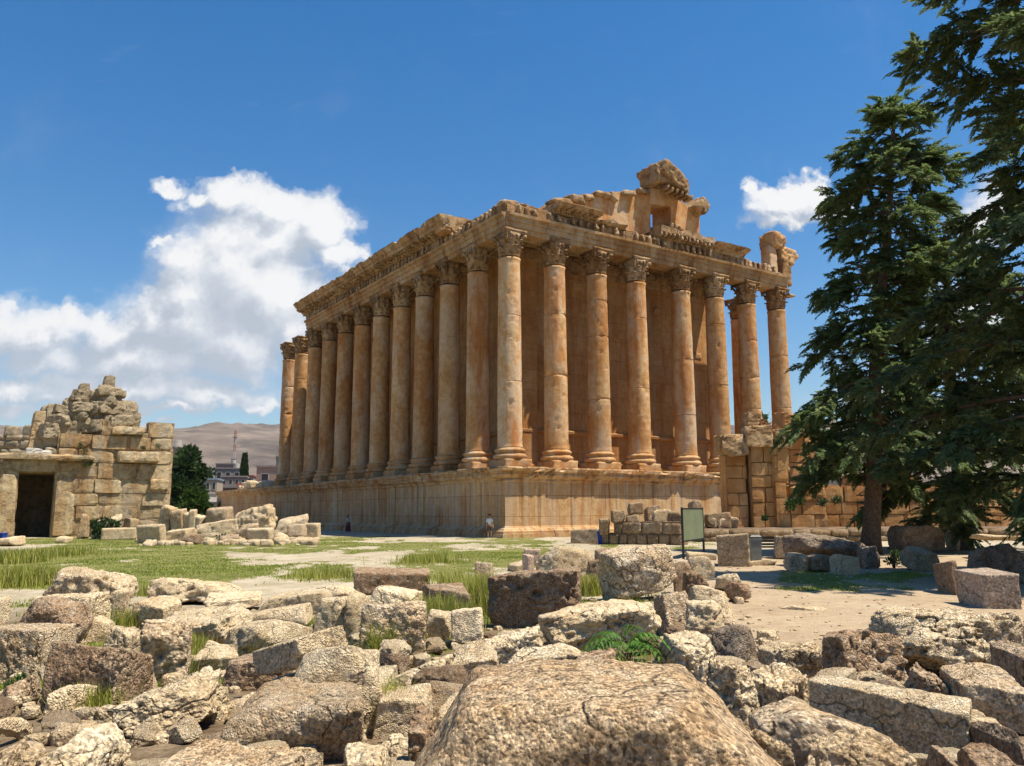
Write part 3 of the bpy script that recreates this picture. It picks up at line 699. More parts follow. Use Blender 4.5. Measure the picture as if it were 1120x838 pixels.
consoles('u', u_d+.1, u_e, ZA+KZ*2.78, ZA+KZ*3.35, .95, 1.7, .5, .28, 'modillion', 23, .1)
blocks('u', u_e+.15, u_f, [(-.75,ZA+KZ*2.66),(.9,ZA+KZ*2.66),(.95,ZA+KZ*3.0),(1.75,ZA+KZ*3.45),(1.8,ZA+KZ*3.62),(-.75,ZA+KZ*3.75)], 'cornice', (2.6, 3.4), .12, .05, 24)
# broken stones left of the cornice
mb = MB()
for q in range(7):
    u0 = -.3+q*(u_a-.2)/7; h = .18+.2*((q*37) % 5)/5
    put_rock(mb, (u0+.5, .1, ZA+KZ*2.72+h/2), (1.1, 1.5, h), 300+q, e=.2, k=12, chips=4, a1=.08, a2=.05)
mb.build('broken_cornice_stones', M['carved'], temple, True)
def slab(name, poly, v0, thick, mat, seed, hole=None, sub=.45, amp=.05, poly_v=None):
    """an upright wall piece given by its outline on the plane v0, with real thickness"""
    pts = [rear(px, py, v0 if poly_v is None else poly_v) for px, py in poly]
    bm = bmesh.new()
    def ring(y, P): return [bm.verts.new((u, y, z)) for u, z in P]
    f = bm.faces.new(ring(v0, pts)); ex = bmesh.ops.extrude_face_region(bm, geom=[f])
    bmesh.ops.translate(bm, vec=(0, thick, 0), verts=[q for q in ex['geom'] if isinstance(q, bmesh.types.BMVert)])
    bmesh.ops.recalc_face_normals(bm, faces=list(bm.faces))
    for co, no in [((q, 0, 0), (1, 0, 0)) for q in np.arange(-2, WT+3, sub)]+[((0, 0, q), (0, 0, 1)) for q in np.arange(24, 42, sub)]+[((0, v0+thick*q, 0), (0, 1, 0)) for q in (.33, .66)]:
        bmesh.ops.bisect_plane(bm, geom=list(bm.verts)+list(bm.edges)+list(bm.faces), plane_co=co, plane_no=no)
    me = bpy.data.meshes.new(name); bm.to_mesh(me); bm.free()
    V = np.array([q.co[:] for q in me.vertices]); V = V+amp*fvec(V*1.2, seed, 4)
    me.vertices.foreach_set('co', V.astype(np.float32).ravel()); me.update()
    return link_mesh(name, me, M[mat], temple, False)
slab('tympanum', [(600,262),(600,226),(606,219),(641,214),(664,211),(697,207.5),(711.5,208),(711.5,253),(690,262)], -.35, 2.3, 'carved2' if 'carved2' in M else 'column', 51)
slab('tympanum', [(711.5,253),(733.8,256),(733.8,226),(711.5,223),(711.5,206),(727,207),(747,221),(765,236.5),(765,262),(711.5,258)], -.35, 2.5, 'column', 52)
def lump(name, px, py, v, d, seed, rz=0, rx=0, ry=0, e=.2, mat='carved', **kw):
    u, z = rear(px, py, v); mb = MB(); put_rock(mb, (u, v, z), d, seed, rz, e, rx, ry, **kw); return mb.build(name, M[mat], temple, True)
lump('raking_cornice_block', 731, 198, -.9, (4.3, 3.0, 1.5), 61, 6, 4, 20, .16, k=14, chips=5, a1=.07, a2=.05)
lump('raking_cornice_block', 716, 195, -.8, (1.9, 2.6, 1.7), 66, 0, 0, -8, .16, k=14, chips=4, a1=.07, a2=.05)
mb = MB(); g = np.random.default_rng(4)
for q in range(6):
    u, z = rear(727+q*5.2, 206+q*2.3, -1.6); put_rock(mb, (u, -1.6, z), (.34, 1.1, .5), 500+q, 0, .12, 0, 20, k=9, a1=.1, a2=.05)
mb.build('modillion', M['carved'], temple, True)
lump('raking_cornice_block', 762, 227, -.6, (1.35, 2.2, 1.5), 62, 8, 0, 35, .16, k=12, chips=5, a1=.08, a2=.05)
lump('window_sill_stone', 738, 251, -.6, (2.4, 1.1, .5), 63, 0, 0, 4, .16, k=10, a1=.1, a2=.06)
# upright pier with carved head on the far corner
mb = MB(); u, z = rear(841, 283, 0)
put_rock(mb, (u, 0, z-.4), (1.15, 1.3, 3.6), 71, 0, .18, k=16, chips=3, a1=.05, a2=.03)
u, z = rear(846, 266, 0); put_rock(mb, (u, 0, z), (2.6, 2.0, 1.6), 72, 0, .14, k=9, chips=6, a1=.1, a2=.06)
mb.build('corner_pier', M['column'], temple, True)
lump('carved_head', 857, 281, -.1, (2.3, 1.8, 2.0), 73, 0, 0, 8, .12, k=6, chips=7, a1=.14, a2=.07, mat='column')
lump('corner_entablature_block', 854, 300, 0, (1.5, 1.7, 3.0), 74, 0, 0, 0, .16, k=14, chips=4, a1=.07, a2=.04)
lump('carved_head', 868, 281, -.3, (.9, .9, .7), 75, 0, 0, 0, .1, k=5, chips=5, a1=.15, a2=.08, mat='column')
mb = MB(); u, z = rear(862, 324, .2); mb.box((u, .2, z), (1.1, .9, .22)); mb.erode(.05, 1.5); mb.build('abacus_stub', M['carved'], temple, True)
mb = MB(); v_, z_ = flank(492, 256, .6); mb.box((.8, v_, z_), (3.4, .55, .5), R(-8)); mb.build('loose_beam', M['column'], temple, False, bevel=.05)
v_, z_ = flank(466, 263, -1.7)
mb = MB(); put_rock(mb, (-.9, vb+.75, ZA+KZ*3.35), (2.5, 1.4, 1.5), 77, 0, .14, k=20, chips=8, a1=.08, a2=.05); mb.build('broken_cornice_end', M['column'], temple, True)
# cella
CU, CV0, CV1 = 3.7, 3.85, 58.0
def cella():
    mb = MB(); T = 1.9; zt = ZA+.78
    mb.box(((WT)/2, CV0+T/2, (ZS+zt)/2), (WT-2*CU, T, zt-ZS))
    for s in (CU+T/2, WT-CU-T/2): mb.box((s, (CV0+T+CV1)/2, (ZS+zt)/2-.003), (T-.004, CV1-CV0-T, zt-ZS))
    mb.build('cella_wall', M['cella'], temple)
    # stepped base moulding and string course round the cella
    for nm, prof in (('cella_base', [(-.3,0),(.55,0),(.55,.32),(.45,.36),(.45,.6),(.30,.72),(.26,.9),(.10,1.02),(.04,1.1),(-.3,1.12)]),
                     ('string_course', [(-.3,3.3),(.05,3.3),(.30,3.42),(.32,3.62),(.12,3.72),(-.3,3.74)])):
        mb = MB(); m = len(prof)
        path = [((CU, CV1), (-1, 0)), ((CU, CV0), (-1, -1)), ((WT-CU, CV0), (1, -1)), ((WT-CU, CV1), (1, 0))]
        V = [(p[0]+n[0]*o, p[1]+n[1]*o, ZS+z) for p, n in path for o, z in prof]
        mb.add(V, [(i*m+q, i*m+q+1, (i+1)*m+q+1, (i+1)*m+q) for i in range(3) for q in range(m-1)])
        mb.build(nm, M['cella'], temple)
    for uu in (CU+.75, WT-CU-.75):             # corner pilasters
        mb = MB(); mb.box((uu, CV0-.12, (ZS+zt)/2), (1.5, .24, zt-ZS-.02)); mb.build('corner_pilaster', M['cella'], temple, bevel=.03)
    for q in range(9):
        mb = MB()
        if q == 8: put_rock(mb, (7.0, CV0-.1, ZS+4.9), (1.7, .35, 1.5), 9, e=.2, k=20, a1=.04, a2=.02)
        else: put_rock(mb, (7.5+q*2.5, CV0+.02, ZS+12+((q*5) % 7)), (.9+.3*(q % 3), .2, .7), 20+q, e=.2, k=12, a1=.06)
        mb.build('projecting_stone', M['cella'], temple, True)
    # ceiling slabs over the walk between columns and cella
    mb = MB(); u = .9; g = np.random.default_rng(8)
    while u < 26.5:
        w = g.uniform(1.2, 2.0); mb.box((u+w/2, 2.45, ZA+.95+g.uniform(-.05,.05)), (w-.03, 3.2, .5)); u += w
    v = 1.0
    while v < 44:
        w = g.uniform(1.2, 2.2); mb.box((2.3, v+w/2, ZA+1.0+g.uniform(-.05,.05)), (3.0, w-.03, .5)); v += w
    mb.build('peristyle_ceiling', M['carved'], temple)
    mb = MB()
    for nm, (a, b) in enumerate(((4.0, 27.5),)):
        bar(mb, 'u', a, b, [(-CV0-.1, ZA-.9), (-CV0+.15, ZA-.9), (-CV0+.22, ZA-.4), (-CV0+.34, ZA-.1), (-CV0+.36, ZA+.7), (-CV0-.1, ZA+.7)], .4)
    mb.erode(.04, 1.4); mb.build('cella_frieze', M['carved'], temple, True)
cella()
g = np.random.default_rng(31)     # stones lying on the stripped far end of the podium
for q in range(26):
    v = 12.4*SF+g.uniform(0, 16); w = g.uniform(.8, 2.2); h = g.uniform(.5, 1.3); mb = MB()
    put_rock(mb, (0, 0, h/2), (w, w*.8, h), 700+q, g.uniform(0, 90), .25, k=24, chips=7, a1=.08, a2=.03)
    o = mb.build('fallen_stone', M['pale'], None, True); o.location = O3+RV*g.uniform(-1.2, 3)+FV*v+np.array([0, 0, ZS])
    tag(o, 'pale fallen stone lying on the stripped far end of the podium', 'stone block', 'fallen stones on the far end of the podium')
# rough stones along the broken top of the gable
g = np.random.default_rng(14)
for px, py, w, h in ((611,222,2.2,.5),(628,219,1.6,.7),(640,217,1.2,.5),(657,215,2.0,.45),(668,217,1.0,.8),(684,213,1.5,.4),(701,211,1.3,.45)):
    lump('gable_stone', px, py, -.2, (w, 1.4, h), int(px), 0, 0, -4+px % 5, .16, k=40, chips=7, a1=.05, a2=.05)
# ------------------------------------------------------------------ masonry walls
def masonry(mb, org, dv, s0, s1, z0, z1, depth, course=(.8, 1.1), ln=(1.2, 2.4), keep=None, seed=0, e=.3, k=60, chips=2, a1=.012, a2=.012, jit=.03, gap=.012, chipd=(.88,.98)):
    g = np.random.default_rng(seed); dv = np.asarray(dv, float); nv = np.array([dv[1], -dv[0], 0]); rz = math.degrees(math.atan2(dv[1], dv[0])); z = z0; q = 0
    while z < z1-.05:
        h = g.uniform(*course); h = min(h, z1-z) if z1-z-h > .3 else z1-z
        s = s0+g.uniform(-.6, 0)
        while s < s1-.05:
            w = g.uniform(*ln); a, b = max(s, s0), min(s+w, s1); s += w
            if b-a < .25: continue
            c = np.asarray(org)+dv*(a+b)/2+np.array([0, 0, z+h/2])
            pj = project(c); 
            if keep is None or keep(pj[0][0], pj[1][0]):
                q += 1; c2 = c-nv*(depth/2)+nv*g.uniform(-jit, jit)
                put_rock(mb, c2, (b-a-gap, depth, h-gap), seed*1000+q, rz, e, k=k, chips=chips, tilt=.012, a1=a1, a2=a2, chipd=chipd)
                mb.box(c-nv*(depth/2+.06+g.uniform(0,.05)), (b-a+g.uniform(.05,.12), depth-.2, h+g.uniform(.05,.12)), R(rz))
        z += h
    return mb

# ---- the ruined gate house on the left, its front square to the temple's rear
def left_ruin():
    p = at(184, 585.5, 0); org = p.copy(); dv = -RV*1.0        # runs to the left, coming nearer
    nrm = np.array([RV[1], -RV[0], 0])
    def on(px, py): 
        q = on_plane(px, py, org, nrm); return float((q-org)@RV), float(q[2])
    root = empty('ruined_gatehouse', (org[0], org[1], 0))
    tag(root, 'ruined sandstone gatehouse with dark doorway and rubble heaped on its top', 'ruin')
    so = -org*np.array([1, 1, 0])
    sL = on(-60, 560)[0]; sD0 = on(17, 560)[0]; sD1 = on(58.5, 560)[0]
    zl = on(40, 516)[1]; z_r = on(150, 470)[1]; zcap = on(40, 502)[1]
    e_ = .28
    def shift(mb): mb.V = [np.concatenate(mb.V)+so]; return mb
    # right hand wall with its ragged top
    keep = lambda x, y: inpoly(x, y, [(57,640),(57,500),(76,476),(100,476),(104,462),(124,463),(136,468),(150,470),(186,469),(186,640)])
    mb = masonry(MB(), org, RV, sD1, 0, 0, z_r+.7, 1.6, (1.05, 1.45), (1.7, 3.6), keep, 21, .2, jit=.10, chips=5, chipd=(.78,.96), gap=.02); shift(mb).build('front_wall', M['ashlar'], root, False)
    keep2 = lambda x, y: inpoly(x, y, [(-90,640),(-90,505),(18,505),(18,640)])
    mb = masonry(MB(), org, RV, sL, sD0, 0, zl+.6, 1.6, (1.05, 1.45), (1.5, 2.8), keep2, 22, e_); shift(mb).build('side_wall', M['ashlar'], root, False)
    # side and inner walls make the dark room behind the doorway
    mb = MB(); inn = -nrm
    cx = org+RV*(sD0+sD1)/2
    for s in (sD0-2.2, sD1+2.2):
        c = org+RV*s+inn*6.2; mb.box(c+np.array([0,0,zl/2]), (.6, 9.2, zl), TROT)
    mb.box(cx+inn*11+np.array([0,0,zl/2]), (sD1-sD0+5, .6, zl), TROT)
    mb.box(cx+inn*6.0+np.array([0,0,zl+.17]), (sD1-sD0+5, 9.8, .5), TROT); shift(mb).build('inner_chamber', M['ashlar'], root)
    mb = masonry(MB(), org, inn, 1.6, 9, 0, z_r-.6, 1.2, (1.05, 1.4), (1.7, 3), None, 29, .4); shift(mb).build('rear_wall', M['ashlar'], root, False)
    # lintel and its projecting cap, door jambs
    mb = MB(); rz = math.degrees(TROT)
    put_rock(mb, cx+inn*.7+np.array([0,0,zl+.5]), (sD1-sD0+2.6, 1.5, 1.0), 31, rz, .25, k=60, chips=2, tilt=.01, a1=.015, a2=.02)
    put_rock(mb, cx+inn*.45+np.array([0,0,zl+1.22]), (sD1-sD0+4.0, 2.1, .5), 32, rz, .22, k=40, chips=4, tilt=.015, a1=.03, a2=.03); shift(mb).build('lintel', M['ashlar'], root, False)
    mb = MB()
    for s, w, zt, sd in ((sD1+.75, 1.5, zl*.72, 33), (sD0-.7, 1.3, zl*.97, 34), (sD1+.5, .9, zl*1.0, 35)):
        put_rock(mb, org+RV*s+inn*.55+np.array([0,0,zt/2]), (w, 1.5 if sd < 35 else 1.2, zt), sd, rz, .25, k=50, chips=4, tilt=.015, a1=.02, a2=.015)
    shift(mb).build('door_jamb', M['ashlar'], root, False)
    # ledge course and rusty recesses of the right wall
    mb = MB()
    for (x0, x1, y0, y1, dz, sd, o) in ((128,174,493,507,0,41,.35),(122,158,466,476,0,42,.3),(66,104,497,503,0,43,.2),(164,184,524,536,0,44,.2)):
        a, zt = on(x0, y0); b, zb_ = on(x1, y1); 
        put_rock(mb, org+RV*(a+b)/2-inn*(o/2-.3)+np.array([0,0,(zt+zb_)/2]), (b-a, 1.0+o, zt-zb_), sd, rz, .2, k=18, chips=5, tilt=.02, a1=.06, a2=.03)
    shift(mb).build('projecting_course', M['ashlar'], root, False)
    # rubble core on top
    mb = MB(); g = np.random.default_rng(6)
    outl = [(48,505),(47,478),(52,462),(56,452),(62,444),(66,444),(70,442),(78,436),(84,430),(94,430),(97,448),(106,449),(110,432),(116,426),(129,430),(131,444),(142,456),(150,462),(160,470),(160,480),(100,482),(60,505)]
    for q in range(230):
        x, y = g.uniform(46, 160), g.uniform(428, 505)
        if not inpoly(x, y, outl): continue
        back = g.uniform(.6, 2.6)
        w = g.uniform(.7, 2.3); c = on_plane(x, y, org+inn*back, nrm)
        put_rock(mb, c, (w, g.uniform(.8, 1.6), g.uniform(.5, 1.25)), 900+q, rz+g.normal(0, 20), .16, g.normal(0, 9), g.normal(0, 9), k=30, chips=8, a1=.07, a2=.05, chipd=(.6,.92))
    c0 = on_plane(96, 470, org+inn*2.2, nrm)
    for (x, y, w, h, t, sd) in ((80,468,6,4.0,2.0,1),(112,462,6,4,2.0,2),(100,450,3.4,3.0,1.6,3)):
        c = on_plane(x, y, org+inn*2.4, nrm); put_rock(mb, c, (w, t, h), 1200+sd, rz, .3, k=8, chips=7, a1=.12, a2=.06)
    shift(mb).build('rubble_core', M['ruin_top'], root, False)
    def piece(nm, x, y, w, h, t, sd, mat='ruin_top', **kw):
        c = on_plane(x, y, org+inn*kw.pop('back', 1.6), nrm); mb = MB(); put_rock(mb, c, (w, t, h), sd, rz+kw.pop('yaw', 0), .14, 0, kw.pop('ry', 0), k=30, chips=6, a1=.04, a2=.04); shift(mb).build(nm, M[mat], root, False)
    piece('top_stone', 118.5, 421, 1.0, 1.7, 1.0, 1301, ry=3); piece('top_stone', 125, 431, 2.0, .55, 1.3, 1302); piece('top_stone', 119, 437, 1.7, .7, 1.3, 1303); piece('top_stone', 128, 443, .8, 1.6, 1, 1304)
    piece('top_stone', 92, 426, .9, 1.0, .9, 1305, ry=-6); piece('top_stone', 90, 437, 1.1, 1.0, 1.2, 1306); piece('top_stone', 88, 449, 1.3, 1.1, 1.2, 1307)
    piece('upright_slab', 54, 470, .7, 4.6, 1.2, 1308); piece('upright_slab', 44.5, 476, 1.7, 4.2, 1.0, 1309, 'ashlar'); piece('upright_slab', 78, 455, 1.1, 3.2, 1.2, 1310)
    piece('curved_block', 104, 457, 2.4, 2.2, 1.6, 1311, 'ashlar'); piece('curved_block', 136, 458, 2.6, 1.7, 1.6, 1312); piece('curved_block', 118, 454, 2.4, 1.4, 1.6, 1313)
    piece('pale_new_block', 37, 495.5, 1.25, .8, 1.0, 1314, 'newstone', back=.3); piece('pale_new_block', 50.5, 496.5, .75, .6, .9, 1315, 'newstone', back=.3)
    # wall plants
    g = np.random.default_rng(9)
    for (x, y, r) in ((172,488,.42),(157,490,.25),(93,500,.42),(92,493,.35),(94,508,.38),(88,487,.3),(99,507,.25)):
        leaf_blob('wall_plant', on_plane(x, y, org-inn*.25, nrm)+so, r, 260, .09, M['leafdark'], int(x*7+y), parent=root)
M['newstone'] = plain('fresh_cut_stone', (.55,.52,.45), .9, 0, .08, 3)

def leaf_cloud(P, D, size, g, ratio=.45):
    """rhombic leaves at the points P, roughly along D"""
    n = len(P); L = size*g.uniform(.6, 1.3, n)[:, None]
    D = D/(np.linalg.norm(D, axis=1)[:, None]+1e-9); s = np.cross(D, g.normal(0, 1, (n, 3))); s /= np.linalg.norm(s, axis=1)[:, None]+1e-9
    V = np.stack([P, P+D*L*.5+s*L*ratio*.5, P+D*L, P+D*L*.5-s*L*ratio*.5], 1).reshape(-1, 3)
    F = np.arange(n)[:, None]*4+np.array([0,1,2,3]); return V, F
def leaf_blob(name, c, r, n, size, mat, seed, parent=None, squash=.8, clumps=6):
    g = np.random.default_rng(seed); cc = g.normal(0, 1, (clumps, 3)); cc /= np.linalg.norm(cc, axis=1)[:, None]; cc *= r*.6*g.random((clumps, 1))**.4
    w = g.integers(0, clumps, n); d = g.normal(0, 1, (n, 3)); d /= np.linalg.norm(d, axis=1)[:, None]
    P = cc[w]+d*r*g.uniform(.15, .55, (n, 1)); P[:,2] *= squash
    V, F = leaf_cloud(np.asarray(c)+P, d+np.array([0,0,.2]), size, g)
    return link_mesh(name, np_mesh(name, V, F), mat, parent, False)
left_ruin()

# ---- battlemented wall seen over the gatehouse at far left
def battlements():
    root = empty('battlement_wall', tuple(atd(20, 560, 92)*np.array([1,1,0])))
    tag(root, 'low battlemented stone wall behind the gatehouse at the far left', 'wall'); so = -np.array(root.location)
    mb = MB(); a = atd(-60, 560, 92); b = atd(52, 560, 92); L = b[0]-a[0]; zt = atd(20, 472, 92)[2]
    masonry(mb, (a[0], 92, 0), (1,0,0), 0, L, 0, zt-.4, 1.4, (.6, 1.0), (.8, 2.0), None, 44, .3, 12, 5, .08, .04); mb.V = [mb.verts()+so]; mb.build('wall', M['ruin_top'], root, True)
    for x in (-14, 10, 30, 46):
        mb = MB(); c = atd(x, 465, 92); put_rock(mb, np.array([c[0], 92.7, zt+.1])+so, (1.3, 1.2, 1.3), int(x+90), 0, .25, k=14, chips=4, a1=.06, a2=.03); mb.build('merlon', M['ruin_top'], root, True)
battlements()

# ---- terrace and ruined wall on the right
def right_ruin():
    dv = np.array([.9982, .06, 0]); nv = np.array([dv[1], -dv[0], 0])*1.0   # nv points to the camera
    p0 = atd(797, 578, 56); 
    # terrace: a bank of earth behind a low stone ledge
    zt = .8; a = atd(766, 588, 52.5); b = a+dv*44
    root = empty('terrace', (a[0], a[1], 0)); tag(root, 'low earth terrace behind a ledge of worn stones under the right hand wall', 'terrace', kind='structure'); so = -np.array([a[0], a[1], 0])
    mb = MB(); back = np.array([.25, 1, 0])
    V = []
    n = 40
    for i in range(n+1):
        s = i/n
        q = a+(b-a)*s; q = np.array([q[0], q[1], 0])
        V += [q+np.array([0,0,-.2])+so, q+np.array([0,.15,zt-.12+.1*math.sin(i*1.7)])+so, q+np.array([0,1.5,zt])+so, q+np.array([1.0,16,zt+.25])+so, q+np.array([1.0,17,-.2])+so]
    mb.add(V, [(i*5+q, (i+1)*5+q, (i+1)*5+q+1, i*5+q+1) for i in range(n) for q in range(4)]+[(0,1,2,3,4)])
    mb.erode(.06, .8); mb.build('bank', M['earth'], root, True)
    mb = masonry(MB(), np.array([a[0], a[1], 0])+nv*.25+so, dv, 0, 30, 0, .72, .9, (.3, .42), (.8, 2.2), None, 61, .2, 14, 4, .06, .03); mb.build('ledge', M['drystone'], root, True)
    # the wall
    root = empty('ruined_wall', (p0[0], p0[1], 0)); so = -np.array([p0[0], p0[1], 0])
    tag(root, 'broken wall of rusty orange ashlar blocks with a corniced pier at the right', 'wall')
    nrm = nv
    def on(px, py, off=0.0):
        o = np.array([p0[0], p0[1], 0])+nv*off; q = on_plane(px, py, o, nrm); return float((q-o)@dv), float(q[2])
    def seg(nm, x0, x1, ytop, off, depth, sd, mat='ashlar_rust', ybot=590, keep=None, course=(.75,1.15), ln=(.9,2.0)):
        s0 = on(x0, 560, off)[0]; s1 = on(x1, 560, off)[0]; z1 = on((x0+x1)/2, ytop, off)[1]
        mb = masonry(MB(), np.array([p0[0], p0[1], 0])+nv*off, dv, s0, s1, .6, z1, depth, course, ln, keep, sd, .22, 60, 2, .015, .012, .035)
        mb.V = [mb.verts()+so]; return mb.build(nm, M[mat], root, False)
    seg('pier', 797.5, 819, 499, 0, 1.6, 71); seg('recessed_wall', 819, 825, 490, -.7, 1.2, 72); seg('pier', 824, 850, 487, .25, 1.5, 73); seg('pilaster', 849.5, 864.5, 489, .45, 1.5, 74, ln=(1.2, 2.2))
    seg('rear_wall', 866, 900, 470, -2.6, 1.4, 75); seg('low_wall', 865, 905, 533, .15, 1.3, 76)
    seg('low_wall', 904, 1010, 520, .0, 1.3, 77, keep=lambda x, y: inpoly(x, y, [(890,620),(890,528),(940,524),(985,520),(1020,530),(1020,620)]))
    seg('low_wall', 1010, 1200, 530, -.2, 1.3, 78)
    rz = math.degrees(math.atan2(dv[1], dv[0]))
    def pc(nm, x0, x1, y0, y1, off, t, sd, mat='ashlar_rust', ry=0, k=55, chips=4, **kw):
        a, z1 = on(x0, y0, off); b, z0 = on(x1, y1, off)
        mb = MB(); c = np.array([p0[0], p0[1], 0])+nv*(off-t/2)+dv*(a+b)/2+np.array([0,0,(z0+z1)/2])+so
        put_rock(mb, c, (b-a, t, z1-z0), sd, rz, .16, 0, ry, k=k, chips=chips, a1=.03, a2=.03, **kw); mb.build(nm, M[mat], root, False)
    pc('cornice_block', 789.5, 819.5, 474, 499, .5, 2.0, 81, 'carved', -4, planes=(((-1,0,-1.1), .66),)); pc('cornice_block', 817, 849, 464, 489, .6, 2.0, 82, 'carved', 2); pc('cornice_block', 848, 866, 468, 490, .6, 1.9, 83, 'carved', 3)
    pc('top_stone', 817, 833, 451, 468, 0, 1.3, 84, 'carved', 18, 30, 6); pc('top_stone', 855, 882, 451, 470, -1.6, 1.8, 85, 'ashlar_rust', 4); pc('top_stone', 870, 890, 461, 476, -1.4, 1.8, 86, 'carved')
    pc('wall_block', 849.5, 865, 489, 518, .52, 1.0, 87, 'ashlar_rust', 0, 30, 2); pc('wall_block', 864, 905, 532, 549, .3, 1.2, 88, 'ashlar_rust', 0, 26, 3)
    g = np.random.default_rng(2)
    for (x, y, r, mt, sz) in ((845,463,.75,'dryweed',.16),(838,460,.55,'dryweed',.16),(853,466,.5,'dryweed',.16),(863,552,.45,'leaf',.22),(872,548,.35,'leafdark',.2),(897,550,.4,'leafdark',.18),(914,546,.4,'leafdark',.18),(835,567,.2,'leafdark',.15)):
        a, z = on(x, y, .5); leaf_blob('wall_plant', np.array([p0[0], p0[1], 0])+nv*(.75 if mt != 'dryweed' else -.8)+dv*a+np.array([0,0,z])+so, r, 220, sz, M[mt], int(x*3+y), root)
right_ruin()

# ---- low wall of loosely stacked stones before the podium
def stacked_wall():
    a = at(656, 595.5); b = at(748, 597); dv = (b-a)/np.linalg.norm(b-a); L = np.linalg.norm(b-a)
    root = empty('dry_stone_wall', tuple(a)); tag(root, 'low dry stone wall of brown stacked blocks beside the blue bin', 'wall')
    zt = atd(700, 571, a[1])[2]
    mb = masonry(MB(), (0,0,0), dv, 0, L, 0, .62, 1.0, (.60,.64), (.5,.75), None, 0, .12, 14, 4, .05, .03, .05, .04); mb.V = [mb.verts()]; 
    masonry(mb, (0,0,0), dv, .9, L-.1, .62, zt, .95, (.62,.68), (.9,1.35), None, 0, .12, 14, 4, .05, .03, .06, .05); mb.build('stones', M['drystone'], root, False)
    return a, dv, L, zt
WA, WDV, WL, WZT = stacked_wall()
# ------------------------------------------------------------------ single stones
FOOT = []
def stone(x0, x1, yt, yb, t, yaw, kind, mat, name, label, cat='stone block', z0=None, d=None, rx=0, ry=0, seed=None, group=None, planes=(), h=None, sink=.06):
    """one stone: its silhouette in degrees of the photo gives its size where it stands (x0..x1, top, foot)"""
    if seed is None: seed = int(x0*13+yt*7) % 9973
    if z0 is None:
        if d is None: c_ = gat((x0+x1)/2, yb); d, z0 = c_[1], c_[2]
        else: z0 = float(heap_z(d))
    if d is None: d = at((x0+x1)/2, yb, z0)[1]
    W = (x1-x0)*(d+t*.5)/FPX
    th = abs(R(yaw)); w = max((W-t*math.sin(th))/max(math.cos(th), .3), W*.45)
    zt = atd((x0+x1)/2, yt, d+t*.75)[2]; hh = h or max(zt-z0, .15)
    e = min(max(.011, d*1.7/FPX), .25)
    kw = dict(block=dict(k=48, chips=6, tilt=.09, a1=.04, a2=.020, chipd=(.72,.94)), cut=dict(k=60, chips=3, tilt=.035, a1=.02, a2=.016, chipd=(.82,.97)),
              boulder=dict(k=26, chips=13, tilt=.2, a1=.08, a2=.026, chipd=(.60,.88)), rough=dict(k=22, chips=10, tilt=.16, a1=.11, a2=.045, pit=.08, chipd=(.62,.9), strata=1.0),
              pitted=dict(k=34, chips=5, tilt=.09, a1=.05, a2=.04, pit=.13, chipd=(.74,.94)), slab=dict(k=38, chips=7, tilt=.10, a1=.05, a2=.024, chipd=(.70,.92)),
              great=dict(k=46, chips=3, tilt=.05, a1=.085, a2=.012, chipd=(.86,.96), strata=0, crack=.5, maxn=190),
              hero=dict(k=20, chips=7, tilt=.14, a1=.09, a2=.020, chipd=(.74,.92), strata=0, crack=.3))[kind]
    if rx == 0 and kind not in ('cut', 'hero'):
        gg = np.random.default_rng(seed+5); rx = float(gg.normal(0, 5)); ry = ry+float(gg.normal(0, 5)); yaw = yaw+float(gg.normal(0, 6))
    V, F = rock(w, t, hh, seed=seed, e=e, planes=planes, **kw)
    V = V@rotm(rx, ry, yaw).T
    cpx = (x0+x1)/2
    V = V-np.array([(V[:,0].min()+V[:,0].max())/2, V[:,1].min(), V[:,2].min()])
    c = np.array([atd(cpx, yb, d+t*.4)[0], d, z0-sink]); s = np.ones(3)
    for it in range(4):                       # settle width and height until the silhouette has the photographed size
        px, py = project(V*s+c); s[0] *= (x1-x0)/max(px.max()-px.min(), 1)
        dy = py.min()-yt; H = (V[:,2].max())*s[2]; i = int(py.argmin())
        s[2] *= max(.3, min(3, (H+dy*(V[i,1]*s[1]+c[1])/FPX)/H))
        px, py = project(V*s+c); c[0] += ((x0+x1)/2-(px.max()+px.min())/2)*(d+t*.4)/FPX
    FOOT.append((c[0], c[1]+t*.5, (x1-x0)*(d+t*.5)/FPX*.5, t*.5))
    me = np_mesh(name, V*s, F); o = link_mesh(name, me, M[mat]); o.location = c
    return tag(o, label, cat, group)
S = stone
B, L_, BO = 'stone_block', 'stone_slab', 'boulder'
# --- left foreground
S(43,152,619,668,.95,4,'rough','grey',BO,'big pitted grey boulder farthest back in the grass at left')
S(30,124,647,692,.8,-6,'slab','grey',L_,'flat grey slab lying right in front of the big pitted grey boulder', 'stone slab')
o = S(120,143,645,690,.22,8,'cut','rough','carved_fragment','upright carved stone fragment with a toothed face beside the grey slab','carved stone')
S(13,103,652,712,.8,12,'boulder','brown',BO,'reddish brown boulder leaning on the flat slab at left',ry=10)
S(-14,11,652,690,.5,0,'block','grey',B,'small grey block cut off by the left edge, beside the grass')
S(-34,84,681,752,.9,-8,'block','ochre',B,'large tan boulder cut off by the left edge with its sunlit flat top')
S(84,130,673,704,.5,10,'boulder','grey',BO,'small rounded grey stone behind the dark fronted block at left')
S(112,157,684,722,.6,-5,'rough','grey',BO,'grey stone wedged right behind the block with the dark brown front')
S(44,168,701,784,.75,-7,'block','brown',B,'squared block with dark brown front and pale weathered top at left')
S(153,212,677,752,.5,14,'pitted','ochre',BO,'yellowish upright boulder riddled with holes, right of the dark fronted block')
S(160,282,631,664,1.3,3,'rough','pale',L_,'long low pale slab at the back of the heap, left of the middle','stone slab')
S(144,202,651,690,.8,-10,'block','grey',B,'grey block between the toothed fragment and the long pale slab')
